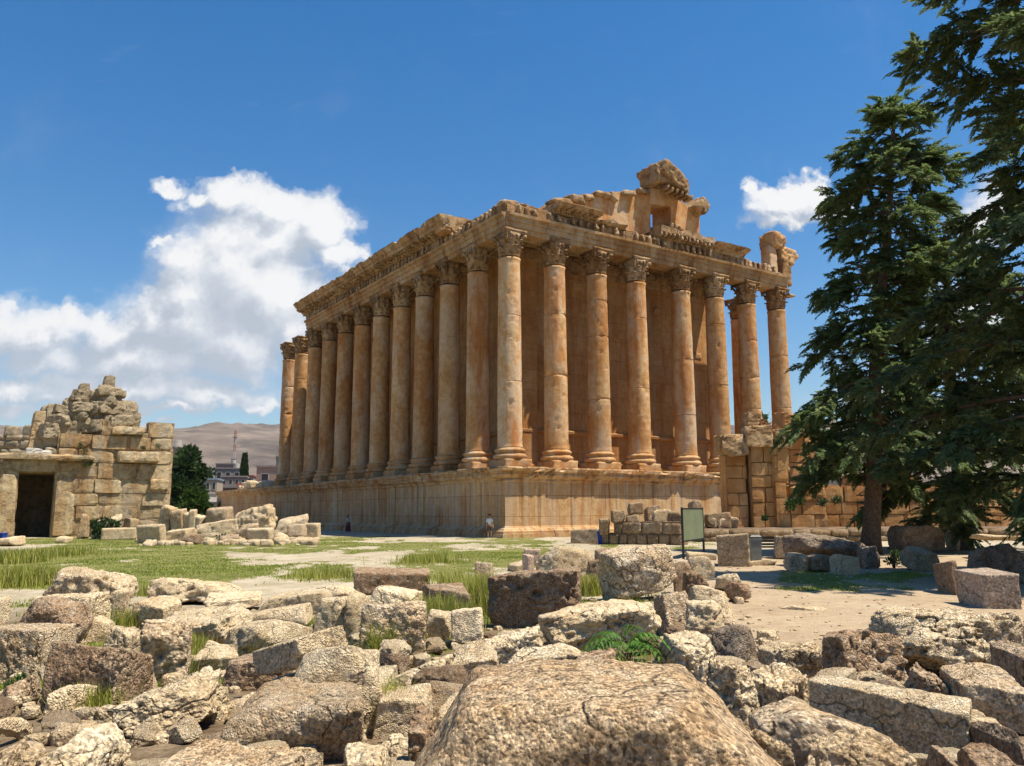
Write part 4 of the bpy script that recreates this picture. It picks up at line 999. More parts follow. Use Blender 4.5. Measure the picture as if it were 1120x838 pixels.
S(158,280,659,714,1.15,-4,'rough','pale',BO,'broad whitish boulder with a dark underside, left of centre')
S(222,288,646,672,.9,6,'slab','pale',L_,'smooth pale slab resting behind the broad whitish boulder','stone slab')
S(221,247,700,725,.3,0,'boulder','grey',BO,'little grey stone in the green gap under the whitish boulder')
S(243,342,677,727,.95,-9,'boulder','grey',BO,'round backed grey brown boulder above the brown one, left of centre',ry=-4)
S(243,326,708,760,.75,5,'block','brown',B,'brown block behind the big orange brown boulder, its left end dark')
S(44,115,748,795,.5,6,'boulder','pale',BO,'small whitish stone just below the block with the dark brown front')
S(116,251,728,842,.75,18,'rough','grey',BO,'large leaning grey stone furrowed with deep dark pits',ry=-16, d=6.0)
S(-10,28,784,828,.5,0,'boulder','pale',BO,'pale rounded stone at the left edge near the bottom corner')
S(-22,30,808,900,.6,12,'boulder','ochre',BO,'pale tan stone in the bottom left corner of the heap',d=4.9)
S(28,142,789,900,.8,-10,'rough','grey',BO,'dark layered grey rock at the bottom left',d=4.6)
S(72,122,781,822,.35,8,'slab','pale',L_,'flat pale stone lying behind the dark layered grey rock','stone slab',d=6.4)
S(240,398,738,860,.75,5,'hero','ochre',BO,'large smooth orange brown boulder with a rounded sunlit back',d=5.35)
S(118,350,808,980,.7,-4,'hero','hero',BO,'long orange tan boulder along the bottom edge at left',d=3.75)
# --- centre left
S(386,471,620,651,1.25,4,'cut','brown',B,'flat topped block with dark brown left end, alone in the grass behind')
S(403,466,640,672,.9,-8,'slab','pale',L_,'pale squared slab in front of the lone flat topped block','stone slab')
S(462,517,637,678,.7,10,'block','brown',B,'brownish block beside the yellow weeds, right of the pale squared slab')
S(392,467,657,722,.6,3,'pitted','ochre',B,'upright square yellowish block with a coarse hole ridden face')
S(273,343,659,694,.75,-3,'block','pale',B,'pale block with dark shaded front behind the round backed boulder')
S(280,370,644,674,.9,-10,'slab','pale',L_,'long tilted slab of pale stone behind the pale block','stone slab',ry=-4)
S(340,382,652,704,.6,8,'block','pale',B,'pale stone with a dark hollow beneath, left of the square yellowish block')
S(376,407,646,706,.55,-12,'boulder','pale',BO,'narrow pale stone squeezed against the square yellowish block')
S(318,420,706,842,.75,6,'hero','grey',BO,'tall grey boulder with a smooth steep face, right of the orange brown boulder',d=6.0,planes=(((-.9,-.2,.75),.62),((.8,-.2,.7),.72)))
S(276,384,684,742,.65,-28,'slab','grey',L_,'thick grey slab leaning across the top of the tall grey boulder','stone slab',z0=.62,ry=-16,h=.26)
S(423,501,715,778,.55,-6,'block','grey',B,'squat grey block with flat top, left of the notched block')
S(406,475,747,812,.5,9,'slab','pale',L_,'pale broken slab below the squat grey block','stone slab')
S(487,549,700,772,.5,4,'block','grey',B,'upright grey block with a stepped notch in its top',planes=(((-.5,0,1),.74),))
S(473,536,755,812,.5,-14,'slab','grey',L_,'thin grey slab propped against the great grainy boulder','stone slab')
S(446,478,770,850,.35,0,'rough','brown',BO,'dark brown stone in the shaded hollow under the thin grey slab',d=4.9)
S(425,448,802,838,.25,0,'boulder','pale',BO,'fist sized pale stone in the green gap at bottom centre')
S(374,438,811,920,.5,10,'boulder','grey',BO,'grey stone at the bottom edge between the two great boulders',d=4.3)
S(466,496,666,706,.4,0,'boulder','pale',BO,'pale stone among the yellow weeds')
S(474,508,658,690,.45,20,'boulder','brown',BO,'brown lump of stone behind the weeds, under the brownish block')
S(493,530,664,712,.4,-10,'slab','pale',L_,'thin pale slab half hidden by yellow weeds','stone slab')
# --- centre
S(533,637,620,690,.6,-3,'pitted','brown',B,'big upright squared block with a dark coarse brown face, centre')
S(654,741,595,661,1.2,32,'boulder','ochre',BO,'big angular tan boulder with a sharp ridge, right of the dark coarse block',planes=(((-.75,-.55,.8),.66),((.75,-.5,.65),.74),((0,.6,.8),.8)))
S(588,724,655,728,.8,-4,'rough','pale',BO,'white topped boulder with a mottled brown front behind the green plant')
S(526,602,684,742,.6,14,'rough','rough',BO,'jagged crumbling rock just above the great grainy boulder')
S(552,640,703,752,.45,-5,'slab','grey',L_,'grey flat slab touching the crest of the great grainy boulder','stone slab')
S(630,676,708,755,.4,10,'pitted','brown',BO,'dark brown rough stone left of the green plant')
S(378,925,720,1100,1.8,4,'great','hero',BO,'great grainy tan boulder filling the bottom centre of the photo',d=2.75,planes=(((-1.0,-.12,1.05),.60),((.92,-.15,.95),.63),((-.15,-.95,.62),.76),((.04,-.16,1),.77),((.5,-.7,.8),.72),((0,.8,.9),.8)),seed=17)
S(518,540,614,642,.5,0,'block','ochre',B,'small tan stone standing left of the dark coarse block')
S(588,650,597,640,1.0,10,'boulder','grey',BO,'grey brown boulder behind the dark coarse block')
for q, (a, b, c_, d_, lb) in enumerate(((573,592,600,614,'topmost step of a broken pinkish cornice piece'),(571,584,606,624,'middle piece of the broken pinkish cornice'),(586,604,614,624,'lowest small piece of the broken pinkish cornice'))):
    S(a,b,c_,d_+4,.5,20*q,'cut','pink' if 'pink' in M else 'ochre','carved_fragment',lb,'carved stone')
S(555,584,612,626,.8,20,'slab','grey',B,'low wedge of grey stone left of the pinkish cornice pieces')
S(650,672,599,615,.7,5,'block','brown',B,'small brown block behind the big angular tan boulder at its left')
S(638,660,612,648,.5,0,'boulder','brown',BO,'dark stone in the shade left of the angular tan boulder')
# --- centre right
S(754,804,640,678,.6,-16,'boulder','pale',BO,'smooth pale boulder lying at the edge of the path',ry=6)
S(746,782,625,664,.6,10,'rough','brown',BO,'small brown rock right behind the smooth pale boulder')
S(781,812,627,646,.5,0,'boulder','grey',BO,'rounded grey stone on the path side, farthest right of the heap')
S(792,822,636,660,.5,20,'boulder','brown',BO,'brown stone on the path, just below the rounded grey one')
S(714,759,646,702,.5,8,'pitted','ochre',BO,'yellowish pitted stone under the angular tan boulder')
S(748,793,656,712,.55,-18,'rough','pale',BO,'pale cracked rock between the pitted stone and the smooth pale boulder')
S(735,757,614,652,.5,0,'block','brown',B,'upright brown stone against the right side of the angular tan boulder')
S(752,782,608,634,.5,-8,'slab','grey',L_,'flat grey slab at the far end of the heap, nearest the sign board','stone slab')
S(712,784,689,748,.6,12,'rough','grey',BO,'grey brown rock right of the green plant')
S(778,831,683,738,.55,34,'boulder','dark',BO,'dark pyramid shaped rock at the edge of the path',planes=(((-.8,-.3,.7),.66),((.8,-.3,.7),.66)))
S(738,831,720,812,.65,-8,'rough','rough',BO,'coarse grey rock right of the great grainy boulder, yellowish at its right end')
S(828,903,701,745,.6,-5,'rough','rough',BO,'dark crusted rock bordering the path, left of the upright brown block')
S(815,888,724,790,.6,6,'pitted','rough',BO,'dark cavernous rock below the crusted one')
S(898,999,688,788,.55,14,'pitted','brown',B,'upright brown block with a coarse flat face tilted back',ry=8,d=8.3)
S(884,1064,738,852,.30,-36,'cut','grey',L_,'long straight squared beam of stone lying aslant at right','stone beam',z0=.42,d=5.3,h=.34,ry=3)
S(818,982,765,900,.75,-6,'hero','ochre',BO,'broad boulder with a sunlit tan top over a dark hollow, lower right',d=4.7)
S(878,1030,795,960,.7,10,'rough','rough',BO,'pointed rough rock at the bottom edge, lower right',d=3.8,planes=(((-.9,-.2,.8),.62),((.9,-.2,.8),.66)))
S(950,1135,662,752,1.3,6,'rough','rough',BO,'hump of pitted rock with a peaked top beyond the long beam',planes=(((-.7,-.2,.9),.68),((.6,-.2,1.0),.74)))
S(990,1037,724,788,.5,0,'rough','brown',BO,'rough brown stone wedged between the hump and the tan boulder at right')
S(1028,1128,724,822,.7,-12,'block','ochre',BO,'big tan boulder cut off by the right edge, above the corner stones',d=6.3)
S(1085,1140,700,772,.6,6,'block','brown',B,'brown block cut off by the right edge, behind the tan boulder')
S(1062,1130,788,880,.6,10,'boulder','dark',BO,'dark brown rock in the lower right corner below the tan boulder',d=4.8)
S(1011,1056,815,900,.35,0,'boulder','brown',BO,'small brown stone at the bottom edge right of the pointed rock',d=4.2)
S(1050,1150,812,940,.5,-8,'hero','brown',BO,'smooth brown stone in the bottom right corner',d=3.6)
S(794,870,786,930,.6,10,'rough','rough',BO,'black and white mottled rock between the two great boulders at the bottom',d=4.1)
# --- more stones filling the gaps of the heap
S(205,262,704,742,.5,10,'boulder','pale',BO,'pale stone tucked between the holed boulder and the brown block')
S(340,392,640,664,.7,-10,'boulder','pale',BO,'low pale stone right of the long tilted slab')
S(545,596,742,790,.3,0,'slab','grey',L_,'slim grey slab buried along the left flank of the great boulder','stone slab',d=5.2)
S(700,730,730,770,.35,0,'rough','brown',BO,'brown rock at the foot of the green plant')
S(930,1000,742,800,.5,0,'rough','dark',BO,'dark rock in the shade under the upright brown block',d=7.0)
S(1000,1066,784,850,.5,10,'rough','dark',BO,'dark rock in the shade under the end of the long beam',d=5.4)
S(86,118,708,736,.4,0,'boulder','brown',BO,'brown stone hidden behind the dark fronted block',d=9.4)
S(0,44,738,782,.5,-6,'boulder','brown',BO,'brown stone at the left edge below the large tan boulder')
S(852,914,662,668,.3,0,'boulder','grey',BO,'flat grey stone sunk in the sandy path',sink=.12)

# --- mid sized broken pieces filling the gaps of the heap (twelve shapes, many places)
FILL = {}
def fill_heap():
    g = np.random.default_rng(91); put = []; n = 0
    for mt in ('pale', 'grey', 'rough', 'ochre', 'brown'):
        for q in range(4):
            sh_ = (g.uniform(.8, 1.5), g.uniform(.7, 1.1), g.uniform(.45, .9))
            V, F = rock(*sh_, seed=700+q+len(mt)*31, e=.032, k=44, chips=12, tilt=.16, a1=.07, a2=.035, chipd=(.58,.88), strata=.8)
            V = V@rotm(g.normal(0, 8), g.normal(0, 8), 0).T; V[:,2] -= V[:,2].min(); me = np_mesh('broken_stone', V, F); me.materials.append(M[mt]); me.polygons.foreach_set('use_smooth', [True]*len(me.polygons)); FILL[(mt, q)] = me
    for q in range(9000):
        if n >= 210: break
        d = math.exp(g.uniform(math.log(4.0), math.log(17.5))); px = g.uniform(-20, 1130)
        lim = 17.5 if 180 < px < 740 else (14 if px <= 180 else (8.3 if px > 830 else 13-4.6*(px-740)/90))
        if d > lim: continue
        x = (px-560)/FPX*d; s = g.uniform(.13, .36)*(.62+.05*min(d, 9))
        if any(abs(x-a)/(rx*.92+s*.25)<1 and abs(d-b)/(ry*.92+s*.25)<1 for a, b, rx, ry in FOOT): continue
        if any((x-a)**2+(d-b)**2 < (.40*(s+r))**2 for a, b, r in put): continue
        put.append((x, d, s)); n += 1
        mt = ('pale', 'grey', 'rough', 'pale', 'ochre', 'grey', 'rough', 'brown')[int(g.integers(0, 8))]
        o = bpy.data.objects.new('broken_stone', FILL[(mt, int(g.integers(0, 4)))]); C.objects.link(o); o.location = (x, d, float(heap_z(np.hypot(x, d)))-.03*s); o.rotation_euler = (0, 0, g.uniform(0, 6.28)); o.scale = (s, s, s*g.uniform(.55, 1.1))
        tag(o, 'small broken limestone piece filling a gap between the big fallen blocks', 'stone piece', 'small broken pieces filling the gaps of the heap')
FOOT.append((*gat(684, 745)[:2], .42, .42))
fill_heap()
# --- right middle ground
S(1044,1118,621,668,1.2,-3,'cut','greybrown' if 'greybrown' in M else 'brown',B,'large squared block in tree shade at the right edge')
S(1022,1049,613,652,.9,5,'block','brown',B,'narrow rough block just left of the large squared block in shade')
S(984,1029,597,626,1.3,-8,'block','ochre',B,'sunlit reddish stone under the trees, left of the shaded blocks')
S(907,941,606,629,.8,6,'block','pale',B,'pale squared stone on the grass before the tree trunk')
S(857,884,604,626,.8,0,'block','ochre',B,'left one of the two small tan stones below the dark rock')
S(881,910,605,626,.8,9,'block','brown',B,'right one of the two small tan stones below the dark rock')
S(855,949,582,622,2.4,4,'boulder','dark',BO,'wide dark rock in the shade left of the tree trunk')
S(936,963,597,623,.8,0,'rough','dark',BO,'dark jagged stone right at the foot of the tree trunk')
S(783,821,583,620,1.6,-14,'cut','ochre',B,'orange squared block beside the grey litter bin')
S(846,872,586,612,1.2,0,'block','ochre',B,'orange stone block right of the grey litter bin')
S(1034,1050,566,604,.9,0,'block','ochre',B,'upright sunlit stone standing behind the shaded blocks at right')
S(1060,1135,584,604,1.5,-3,'slab','pale',L_,'long pale beam of stone lying behind the large shaded block','stone beam',z0=.75,d=33)
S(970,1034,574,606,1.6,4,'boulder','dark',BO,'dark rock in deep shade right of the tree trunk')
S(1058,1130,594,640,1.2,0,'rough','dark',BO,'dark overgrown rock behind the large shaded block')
S(786,850,612,619,1.0,4,'slab','pale',L_,'low pale slab at the foot of the orange squared block','stone slab',sink=.1)
S(624,656,578,595,1.2,-10,'cut','ochre',B,'squared orange block left of the blue bin')
S(750,784,603,612.5,.8,-3,'cut','pale','kerb_block','white stone footing under the sign board','stone footing')
# stones near the low wall and behind the sign
for a, b, c_, d_, mt, lb, z in ((686,704,549,562,'brown','dark stone on top of the dry stone wall, nearest the podium corner',1.9),(668,684,558,572,'drystone','brown stone on the left end of the dry stone wall',1.4),
    (704,724,552,570,'brown','dark stone on the dry stone wall behind its middle',1.4),(712,734,557,572,'pale','pale rounded stone on the dry stone wall left of the sign',1.4),(726,746,558,572,'drystone','brown stone on the dry stone wall beside the sign panel',1.4),
    (655,667,567,582,'drystone','small stone piled at the left end of the dry stone wall',.65),(684,700,562,572,'ochre','tan stone in the middle of the top row of the dry stone wall',1.4)):
    S(a,b,c_,d_,.8,0,'block',mt,B,lb,z0=z-.1,d=49.6)
for a, b, c_, d_, mt, lb in ((771,784,566,584,'ochre','tan stone right beside the sign panel'),(783,798,566,582,'pale','whitish stone between the sign and the corniced pier'),(796,808,565,580,'ochre','small tan stone at the foot of the corniced pier'),
    (770,800,560,572,'drystone','long brown stone on the terrace edge behind the sign'),(752,770,547,562,'brown','dark flat stone above the sign panel')):
    S(a,b,c_,d_,.9,0,'block',mt,B,lb,z0=.75 if a > 765 else 1.2,d=54.5)
# --- rubble field at left before the far podium
far_stones = [(149,182,573,595,.9,'block','pale','pale squared block at the left end of the far rubble'),(180,216,577,594,1.4,'block','pale','long pale block next in the far rubble'),(214,262,567,592,2.0,'slab','pale','broad pale slab at the middle of the far rubble'),
    (222,258,554,583,1.6,'block','ochre','tall stone with a dark brown left face in the far rubble'),(255,304,551,580,1.9,'rough','grey','big mottled grey boulder atop the far rubble'),
    (298,338,562,590,1.6,'boulder','pale','rounded pale boulder in the far rubble near the podium'),(314,336,573,591,1.0,'block','ochre','tan block below the rounded pale boulder'),(331,351,572,590,.9,'cut','pale','clean cut pale block at the right end of the far rubble'),
    (258,284,572,592,1.0,'rough','ochre','rusty stone at the foot of the mottled grey boulder'),(270,300,577,594,1.0,'block','pale','pale block in the front row of the far rubble, right of its middle'),(196,226,560,580,1.2,'block','pale','pale block behind the long pale block of the far rubble'),
    (172,196,552,577,1.2,'block','ashlar','squared yellowish block against the corner of the gatehouse'),(186,206,556,574,1.0,'block','ochre','brownish block right of the squared yellowish one'),(240,262,584,595,.8,'slab','brown','dark flat stone at the foot of the far rubble'),
    (198,222,584,596,.8,'slab','brown','low brown stone at the foot of the far rubble, farther left'),(300,316,582,593,.7,'boulder','pale','little white stone at the foot of the rounded pale boulder'),(206,216,557,580,.5,'cut','pale','slim upright slab in the far rubble'),
    (84,98,562,590,.9,'block','ashlar','tall brown stone leaning by the gatehouse doorway'),(98,134,562,590,1.5,'rough','pale','pale rough stone before the gatehouse wall'),(132,152,566,584,.9,'block','ashlar','yellowish block against the gatehouse wall'),
    (110,152,577,591,1.2,'cut','pale','long low pale kerb stone before the gatehouse'),(228,248,576,590,.8,'boulder','pale','white stone before the tall brown faced stone'),(284,300,590,598,.6,'slab','pale','small flat white stone in the grass before the far rubble'),
    (-6,28,586,598,1.6,'slab','pale','flat pale stone in the grass before the dark doorway'),(60,80,586,594,1.0,'slab','pale','flat pale stone in the grass right of the doorway'),(156,172,590,598,.7,'boulder','pale','small pale stone in the grass at the left end of the far rubble')]
for a, b, c_, d_, t, kd, mt, lb in far_stones: S(a,b,c_,max(d_, 589),t,random.uniform(-14,14),kd,mt,B,lb)
# small rubble in the gaps
mb = MB(); g = np.random.default_rng(77)
for q in range(1300):
    d = math.exp(g.uniform(math.log(3.6), math.log(20))); px = g.uniform(-30, 830) if d > 9 else g.uniform(-30, 1140)
    if d > 15 and px < 380: continue
    p = np.array([(px-560)/FPX*d, d, 0]); p[2] = float(heap_z(d)); s = g.uniform(.025, .12)*(1 if d < 12 else 1.3)*(1.7 if q % 5 == 0 else 1)
    put_rock(mb, p+np.array([0,0,s*.25]), (s*1.4, s*1.1, s*.8), 4000+q, g.uniform(0, 180), s*.22, k=24, chips=8, a1=.1, a2=.04, chipd=(.6,.9))
o = mb.build('rubble', M['grey'], None, True); tag(o, 'small loose stones scattered on the ground among the fallen blocks', 'rubble', kind='stuff')
mb = MB()
for q in range(260):
    px, py = g.uniform(150, 345), g.uniform(583, 597); p = at(px, py); s = g.uniform(.15, .6)
    put_rock(mb, p+np.array([0,0,s*.2]), (s*1.4, s*1.1, s*.8), 6000+q, g.uniform(0, 180), s*.3, k=9, chips=6, a1=.1, a2=.03)
o = mb.build('rubble', M['pale'], None, True); tag(o, 'small broken stones strewn among the far blocks near the podium', 'rubble', kind='stuff')
mb = MB(); g = np.random.default_rng(123)
for q in range(900):
    d = math.exp(g.uniform(math.log(8.5), math.log(34))); px = g.uniform(720, 1130) if q % 3 else g.uniform(180, 760)
    if px < 700 and d < 20: continue
    s = g.uniform(.008, .026)*(1+d*.045); V, F = box_lattice(1, 1, 1) if q else box_lattice(1, 1, 1)
    V = V*np.array([s, s*.8, s*.5])*g.uniform(.6, 1.1, V.shape); mb.add(V@rotm(0, 0, g.uniform(0, 180)).T+np.array([(px-560)/FPX*d, d, float(terrain_z(np.array([(px-560)/FPX*d]), np.array([d]))[0])+s*.15]), F)
o = mb.build('gravel', M['pale'], None, False); tag(o, 'fine gravel and stone crumbs lying on the sandy path and open ground', 'gravel', kind='stuff')
# ------------------------------------------------------------------ green plant between the boulders
def fern_plant():
    c = gat(684, 745); root = empty('tree_of_heaven_shoot', tuple(c)); tag(root, 'bright green leafy shoot with feathered leaves growing between the boulders', 'plant')
    g = np.random.default_rng(3); d = c[1]; base_z = atd(686, 712, d)[2]-c[2]
    mb = MB()
    for q in range(4):
        a = q*1.7; mb.tube([(0.03*math.cos(a), .03*math.sin(a), -.02), (.05*math.cos(a), .05*math.sin(a), base_z*.6), (.09*math.cos(a), .08*math.sin(a), base_z+.12)], [.012, .010, .006], 6)
    mb.build('stem', M['bark'], root, True)
    for q in range(20):
        a = 2*math.pi*q/20*1.0+.1*q+g.normal(0,.15); L = g.uniform(.30, .50); lift = g.uniform(.3, .95)
        P0 = np.array([.06*math.cos(a), .06*math.sin(a), base_z+g.uniform(0,.16)]); h = np.array([math.cos(a), math.sin(a), 0])
        pts = [P0+h*L*t*(1-.2*lift)+np.array([0,0,lift*L*t*1.2-L*t*t*(.55+.6*lift)]) for t in np.linspace(0, 1, 9)]
        mb = MB(); mb.tube(pts, list(np.linspace(.005, .002, 9)), 5)
        sd = np.array([-h[1], h[0], 0])
        for i in range(1, 9):
            for s in (-1, 1):
                l = .105*(1-.45*abs(i/8-.45)); w = l*.36; p = pts[i]; dr = sd*s*.9+h*.45+np.array([0,0,-.25]); dr /= np.linalg.norm(dr); t_ = np.cross(dr, [0,0,1]); t_ /= np.linalg.norm(t_)
                V = [p, p+dr*l*.35+t_*w*.5, p+dr*l*.7+t_*w*.35-np.array([0,0,.012]), p+dr*l-np.array([0,0,.03]), p+dr*l*.7-t_*w*.35-np.array([0,0,.012]), p+dr*l*.35-t_*w*.5]
                mb.add(V, [(0,1,5),(1,2,4,5),(2,3,4)])
        mb.build('leaf', M['leafbright'], root, False, recalc=False)
M['leafbright'] = leaf_mat('bright_leaves', (.04,.10,.012), (.12,.26,.03), None, 0, .35)
fern_plant()
def bush(name, px, py, w, h, label, mat, seed, n=900, size=.16):
    c = gat(px, py); r = w*c[1]/FPX/2; hh = h*c[1]/FPX; root = empty(name, tuple(c)); tag(root, label, 'bush')
    mb = MB(); g = np.random.default_rng(seed)
    for q in range(6): 
        a = q*1.05; mb.tube([(0,0,-.05), (r*.3*math.cos(a), r*.3*math.sin(a), hh*.4), (r*.6*math.cos(a), r*.6*math.sin(a), hh*.75)], [.04,.03,.012], 5)
    mb.build('stems', M['bark'], root, True)
    cc = np.stack([g.normal(0, r*.45, 9), g.normal(0, r*.4, 9), g.uniform(.25, .85, 9)*hh], 1); w_ = g.integers(0, 9, n)
    d = g.normal(0, 1, (n, 3)); d /= np.linalg.norm(d, axis=1)[:, None]; P = cc[w_]+d*g.uniform(.1, .5, (n, 1))*r*.8
    P[:,2] = np.maximum(P[:,2], .02); V, F = leaf_cloud(P, d+np.array([0,0,.5]), size, g)
    link_mesh('foliage', np_mesh('foliage', V, F), M[mat], root, False)
bush('bush', 111, 590, 24, 22, 'dark green bush in front of the gatehouse wall', 'leafdark', 4, 1100, .28)
bush('bush', 866, 624, 12, 16, 'small green shrub left of the two small tan stones', 'leaf', 5, 300, .12)
bush('bush', 978, 622, 12, 22, 'small shrub between the dark rock and the sunlit reddish stone', 'leaf', 6, 400, .12)
bush('bush', 17, 768, 34, 22, 'low green weed plant below the tan boulder at the left edge', 'leaf', 7, 500, .05)
bush('bush', 250, 594, 24, 8, 'low green bush at the foot of the far rubble', 'leafdark', 8, 400, .16)

# ------------------------------------------------------------------ conifers
def spray_proto(g, n=17, L=.66):
    """one feathery spray along +X: short flat twigs left and right of an axis"""
    P, D, S_ = [], [], []
    for i in range(n):
        t = (i+.5)/n
        for s in (-1, 1):
            P.append((L*t, 0, -.10*t*t)); a = s*(1.05-.5*t)+g.normal(0,.12); D.append((math.cos(a), math.sin(a)*.9, -.22+g.normal(0,.2))); S_.append(.23*(1-.6*t)+.05)
    P.append((L*.95, 0, -.12)); D.append((1, 0, -.3)); S_.append(.2)
    return np.array(P), np.array(D), np.array(S_)
def conifer(name, base, H, prof, label, seed, mat, nbr, lean=(0,0), tr=.32, spray_gap=.34, ssize=1.0, zlow=2.2, flat=.25, droop=.35):
    g = np.random.default_rng(seed); root = empty(name, tuple(base)); tag(root, label, 'tree')
    axis = lambda z: np.array([lean[0]*(max(z, 0)/H)**1.3+.12*math.sin(z*.5), lean[1]*(max(z, 0)/H)**1.3+.1*math.cos(z*.37)-.1, z])
    mb = MB(); zz = np.linspace(-.2, H*.98, 26); rr = tr*(1-zz/H)**.8+.03; rr[0] *= 1.5; rr[1] *= 1.15
    mb.tube([axis(z) for z in zz], list(rr), 12); mb.erode(.03, 3, seed); mb.build('trunk', M['bark'], root, True)
    pr = [spray_proto(np.random.default_rng(seed+q)) for q in range(5)]
    Vs, Fs, nv = [], [], 0; lm = MB()
    protos = [[] for _ in range(5)]
    for q in range(nbr):
        z0 = zlow+(H-zlow)*((q+g.random())/nbr)**.92; az = q*2.39996+g.normal(0,.35)
        L = prof(z0/H, az)*(g.uniform(.30, 1.2) if q % 3 else g.uniform(.85, 1.2)); 
        if L < .25: continue
        h = np.array([math.cos(az), math.sin(az), 0]); sd = np.array([-h[1], h[0], 0]); rise = flat+.5*(z0/H)**2+g.normal(0,.12); dr = droop*g.uniform(.6, 1.4)
        n = max(4, int(L/.5)); t = np.linspace(0, 1, n+1)
        wob = g.normal(0,.05, 2)
        pts = np.array([axis(z0)+h*L*q_+sd*L*(wob[0]*math.sin(q_*5)+wob[1]*q_)+np.array([0,0,L*(rise*q_-dr*q_*q_*1.0)]) for q_ in t])
        lm.tube(pts, list(np.linspace(max(.02, .016*L+.012), .008, n+1)), 5)
        m = int(L/spray_gap*3.4)
        for k in range(m):
            f = g.uniform(.22, 1.0)**.75; i = min(int(f*n), n-1); fr = f*n-i; p = pts[i]*(1-fr)+pts[i+1]*fr
            tg = pts[i+1]-pts[i]; tg /= np.linalg.norm(tg)
            side = g.choice([-1, 1])*g.uniform(.25, 1.25); yaw = math.cos(side), math.sin(side)
            X = tg*yaw[0]+np.cross([0,0,1.0], tg)*yaw[1]+np.array([0,0,g.normal(.0,.28)]); X /= np.linalg.norm(X)
            off = sd*g.normal(0,.12*L*(1-f*.6))+np.array([0,0,g.normal(0,.10)])
            # short side twig carrying three sprays
            tl = g.uniform(.15, .55)*min(L, 2.5)*.45*(1.15-f*.6)
            for kk in range(2):
                pp = p+off+X*tl*(kk+1)*.6
                Y = np.cross([0,0,1.0], X)+np.array([0,0,g.normal(0,.35)]); Y -= X*(Y@X); Y /= np.linalg.norm(Y); Z = np.cross(X, Y)
                protos[g.integers(0, 5)].append(np.concatenate([pp, X, Y, Z, [ssize*g.uniform(.7, 1.25)]]))
            if tl > .3: lm.tube([p, p+off*.5+X*tl*.4, p+off+X*tl], [.010, .008, .005], 3, False)
    lm.build('limbs', M['bark'], root, True, recalc=False)
    for q in range(5):
        A = np.array(protos[q]); P, D, S_ = pr[q]; k = len(P)
        pos = A[:, None, 0:3]; X, Y, Z = A[:, None, 3:6], A[:, None, 6:9], A[:, None, 9:12]; sc = A[:, None, 12:13]
        WP = pos+(X*P[None, :, 0:1]+Y*P[None, :, 1:2]+Z*P[None, :, 2:3])*sc
        WD = X*D[None, :, 0:1]+Y*D[None, :, 1:2]+Z*D[None, :, 2:3]; WD = WD/np.linalg.norm(WD, axis=2, keepdims=True)
        WS = np.broadcast_to(S_[None, :, None], WP[..., :1].shape)*sc
        sdv = np.cross(WD, Z+.0*WD+g.normal(0,.35, WD.shape)); sdv /= np.linalg.norm(sdv, axis=2, keepdims=True)
        V = np.stack([WP, WP+WD*WS*.45+sdv*WS*.17, WP+WD*WS, WP+WD*WS*.45-sdv*WS*.17], 2).reshape(-1, 3)
        # keep every spray one island: leaves overlap but the random tint goes per leaf
        Vs.append(V); Fs.append(np.arange(len(V)).reshape(-1, 4)+nv); nv += len(V)
    V = np.concatenate(Vs); F = np.concatenate(Fs)
    o = link_mesh('crown', np_mesh('crown', V, F), mat, root, False)
    return root
def tree1_profile(t, az):
    px, pv = zip((0,2.0),(.12,3.6),(.25,4.6),(.34,5.0),(.42,3.7),(.55,3.7),(.7,3.2),(.8,2.6),(.9,1.6),(1,.35)) if False else zip(*[])if False else ([0,.1,.2,.3,.38,.46,.58,.7,.8,.9,1.0],[1.4,2.8,3.4,3.9,2.8,2.5,2.6,2.6,2.5,2.1,.5])
    return float(np.interp(t, px, pv))*(1+.18*math.sin(az*3+t*9))
b1 = at(952, 606)
conifer('cypress_tree', b1, 22.3, tree1_profile, 'tall dark conifer standing before the ruined wall, its trunk in full view', 11, M['cypress'], 150, (3.2, .6), .36, .38, 1.0, 3.2, .10, .45)
def tree2_profile(t, az):
    return float(np.interp(t, [0,.1,.3,.5,.7,.85,1.0], [3.0,4.6,4.9,4.4,3.3,2.3,.4]))*(1+.22*math.sin(az*2+t*11))
b2 = np.array([16.2, 23.0, 0])
conifer('cypress_tree', b2, 24.0, tree2_profile, 'huge dark conifer cut off by the right edge, low branches hanging over shaded blocks', 23, M['cypress2'], 165, (1.7, .3), .5, .42, .95, 1.5, .20, .36)
def tree3_profile(t, az):
    return float(np.interp(t, [0,.1,.3,.6,.8,1.0], [2.6,4.0,4.4,3.6,2.4,.3]))*(1+.2*math.sin(az*2+t*7))
conifer('cypress_tree', at(1052, 602), 17.0, tree3_profile, 'dark conifer in the back, filling the gap between the other two conifers', 37, M['cypress2'], 105, (.4, 0), .4, .36, 1.1, 1.8, .12, .40)

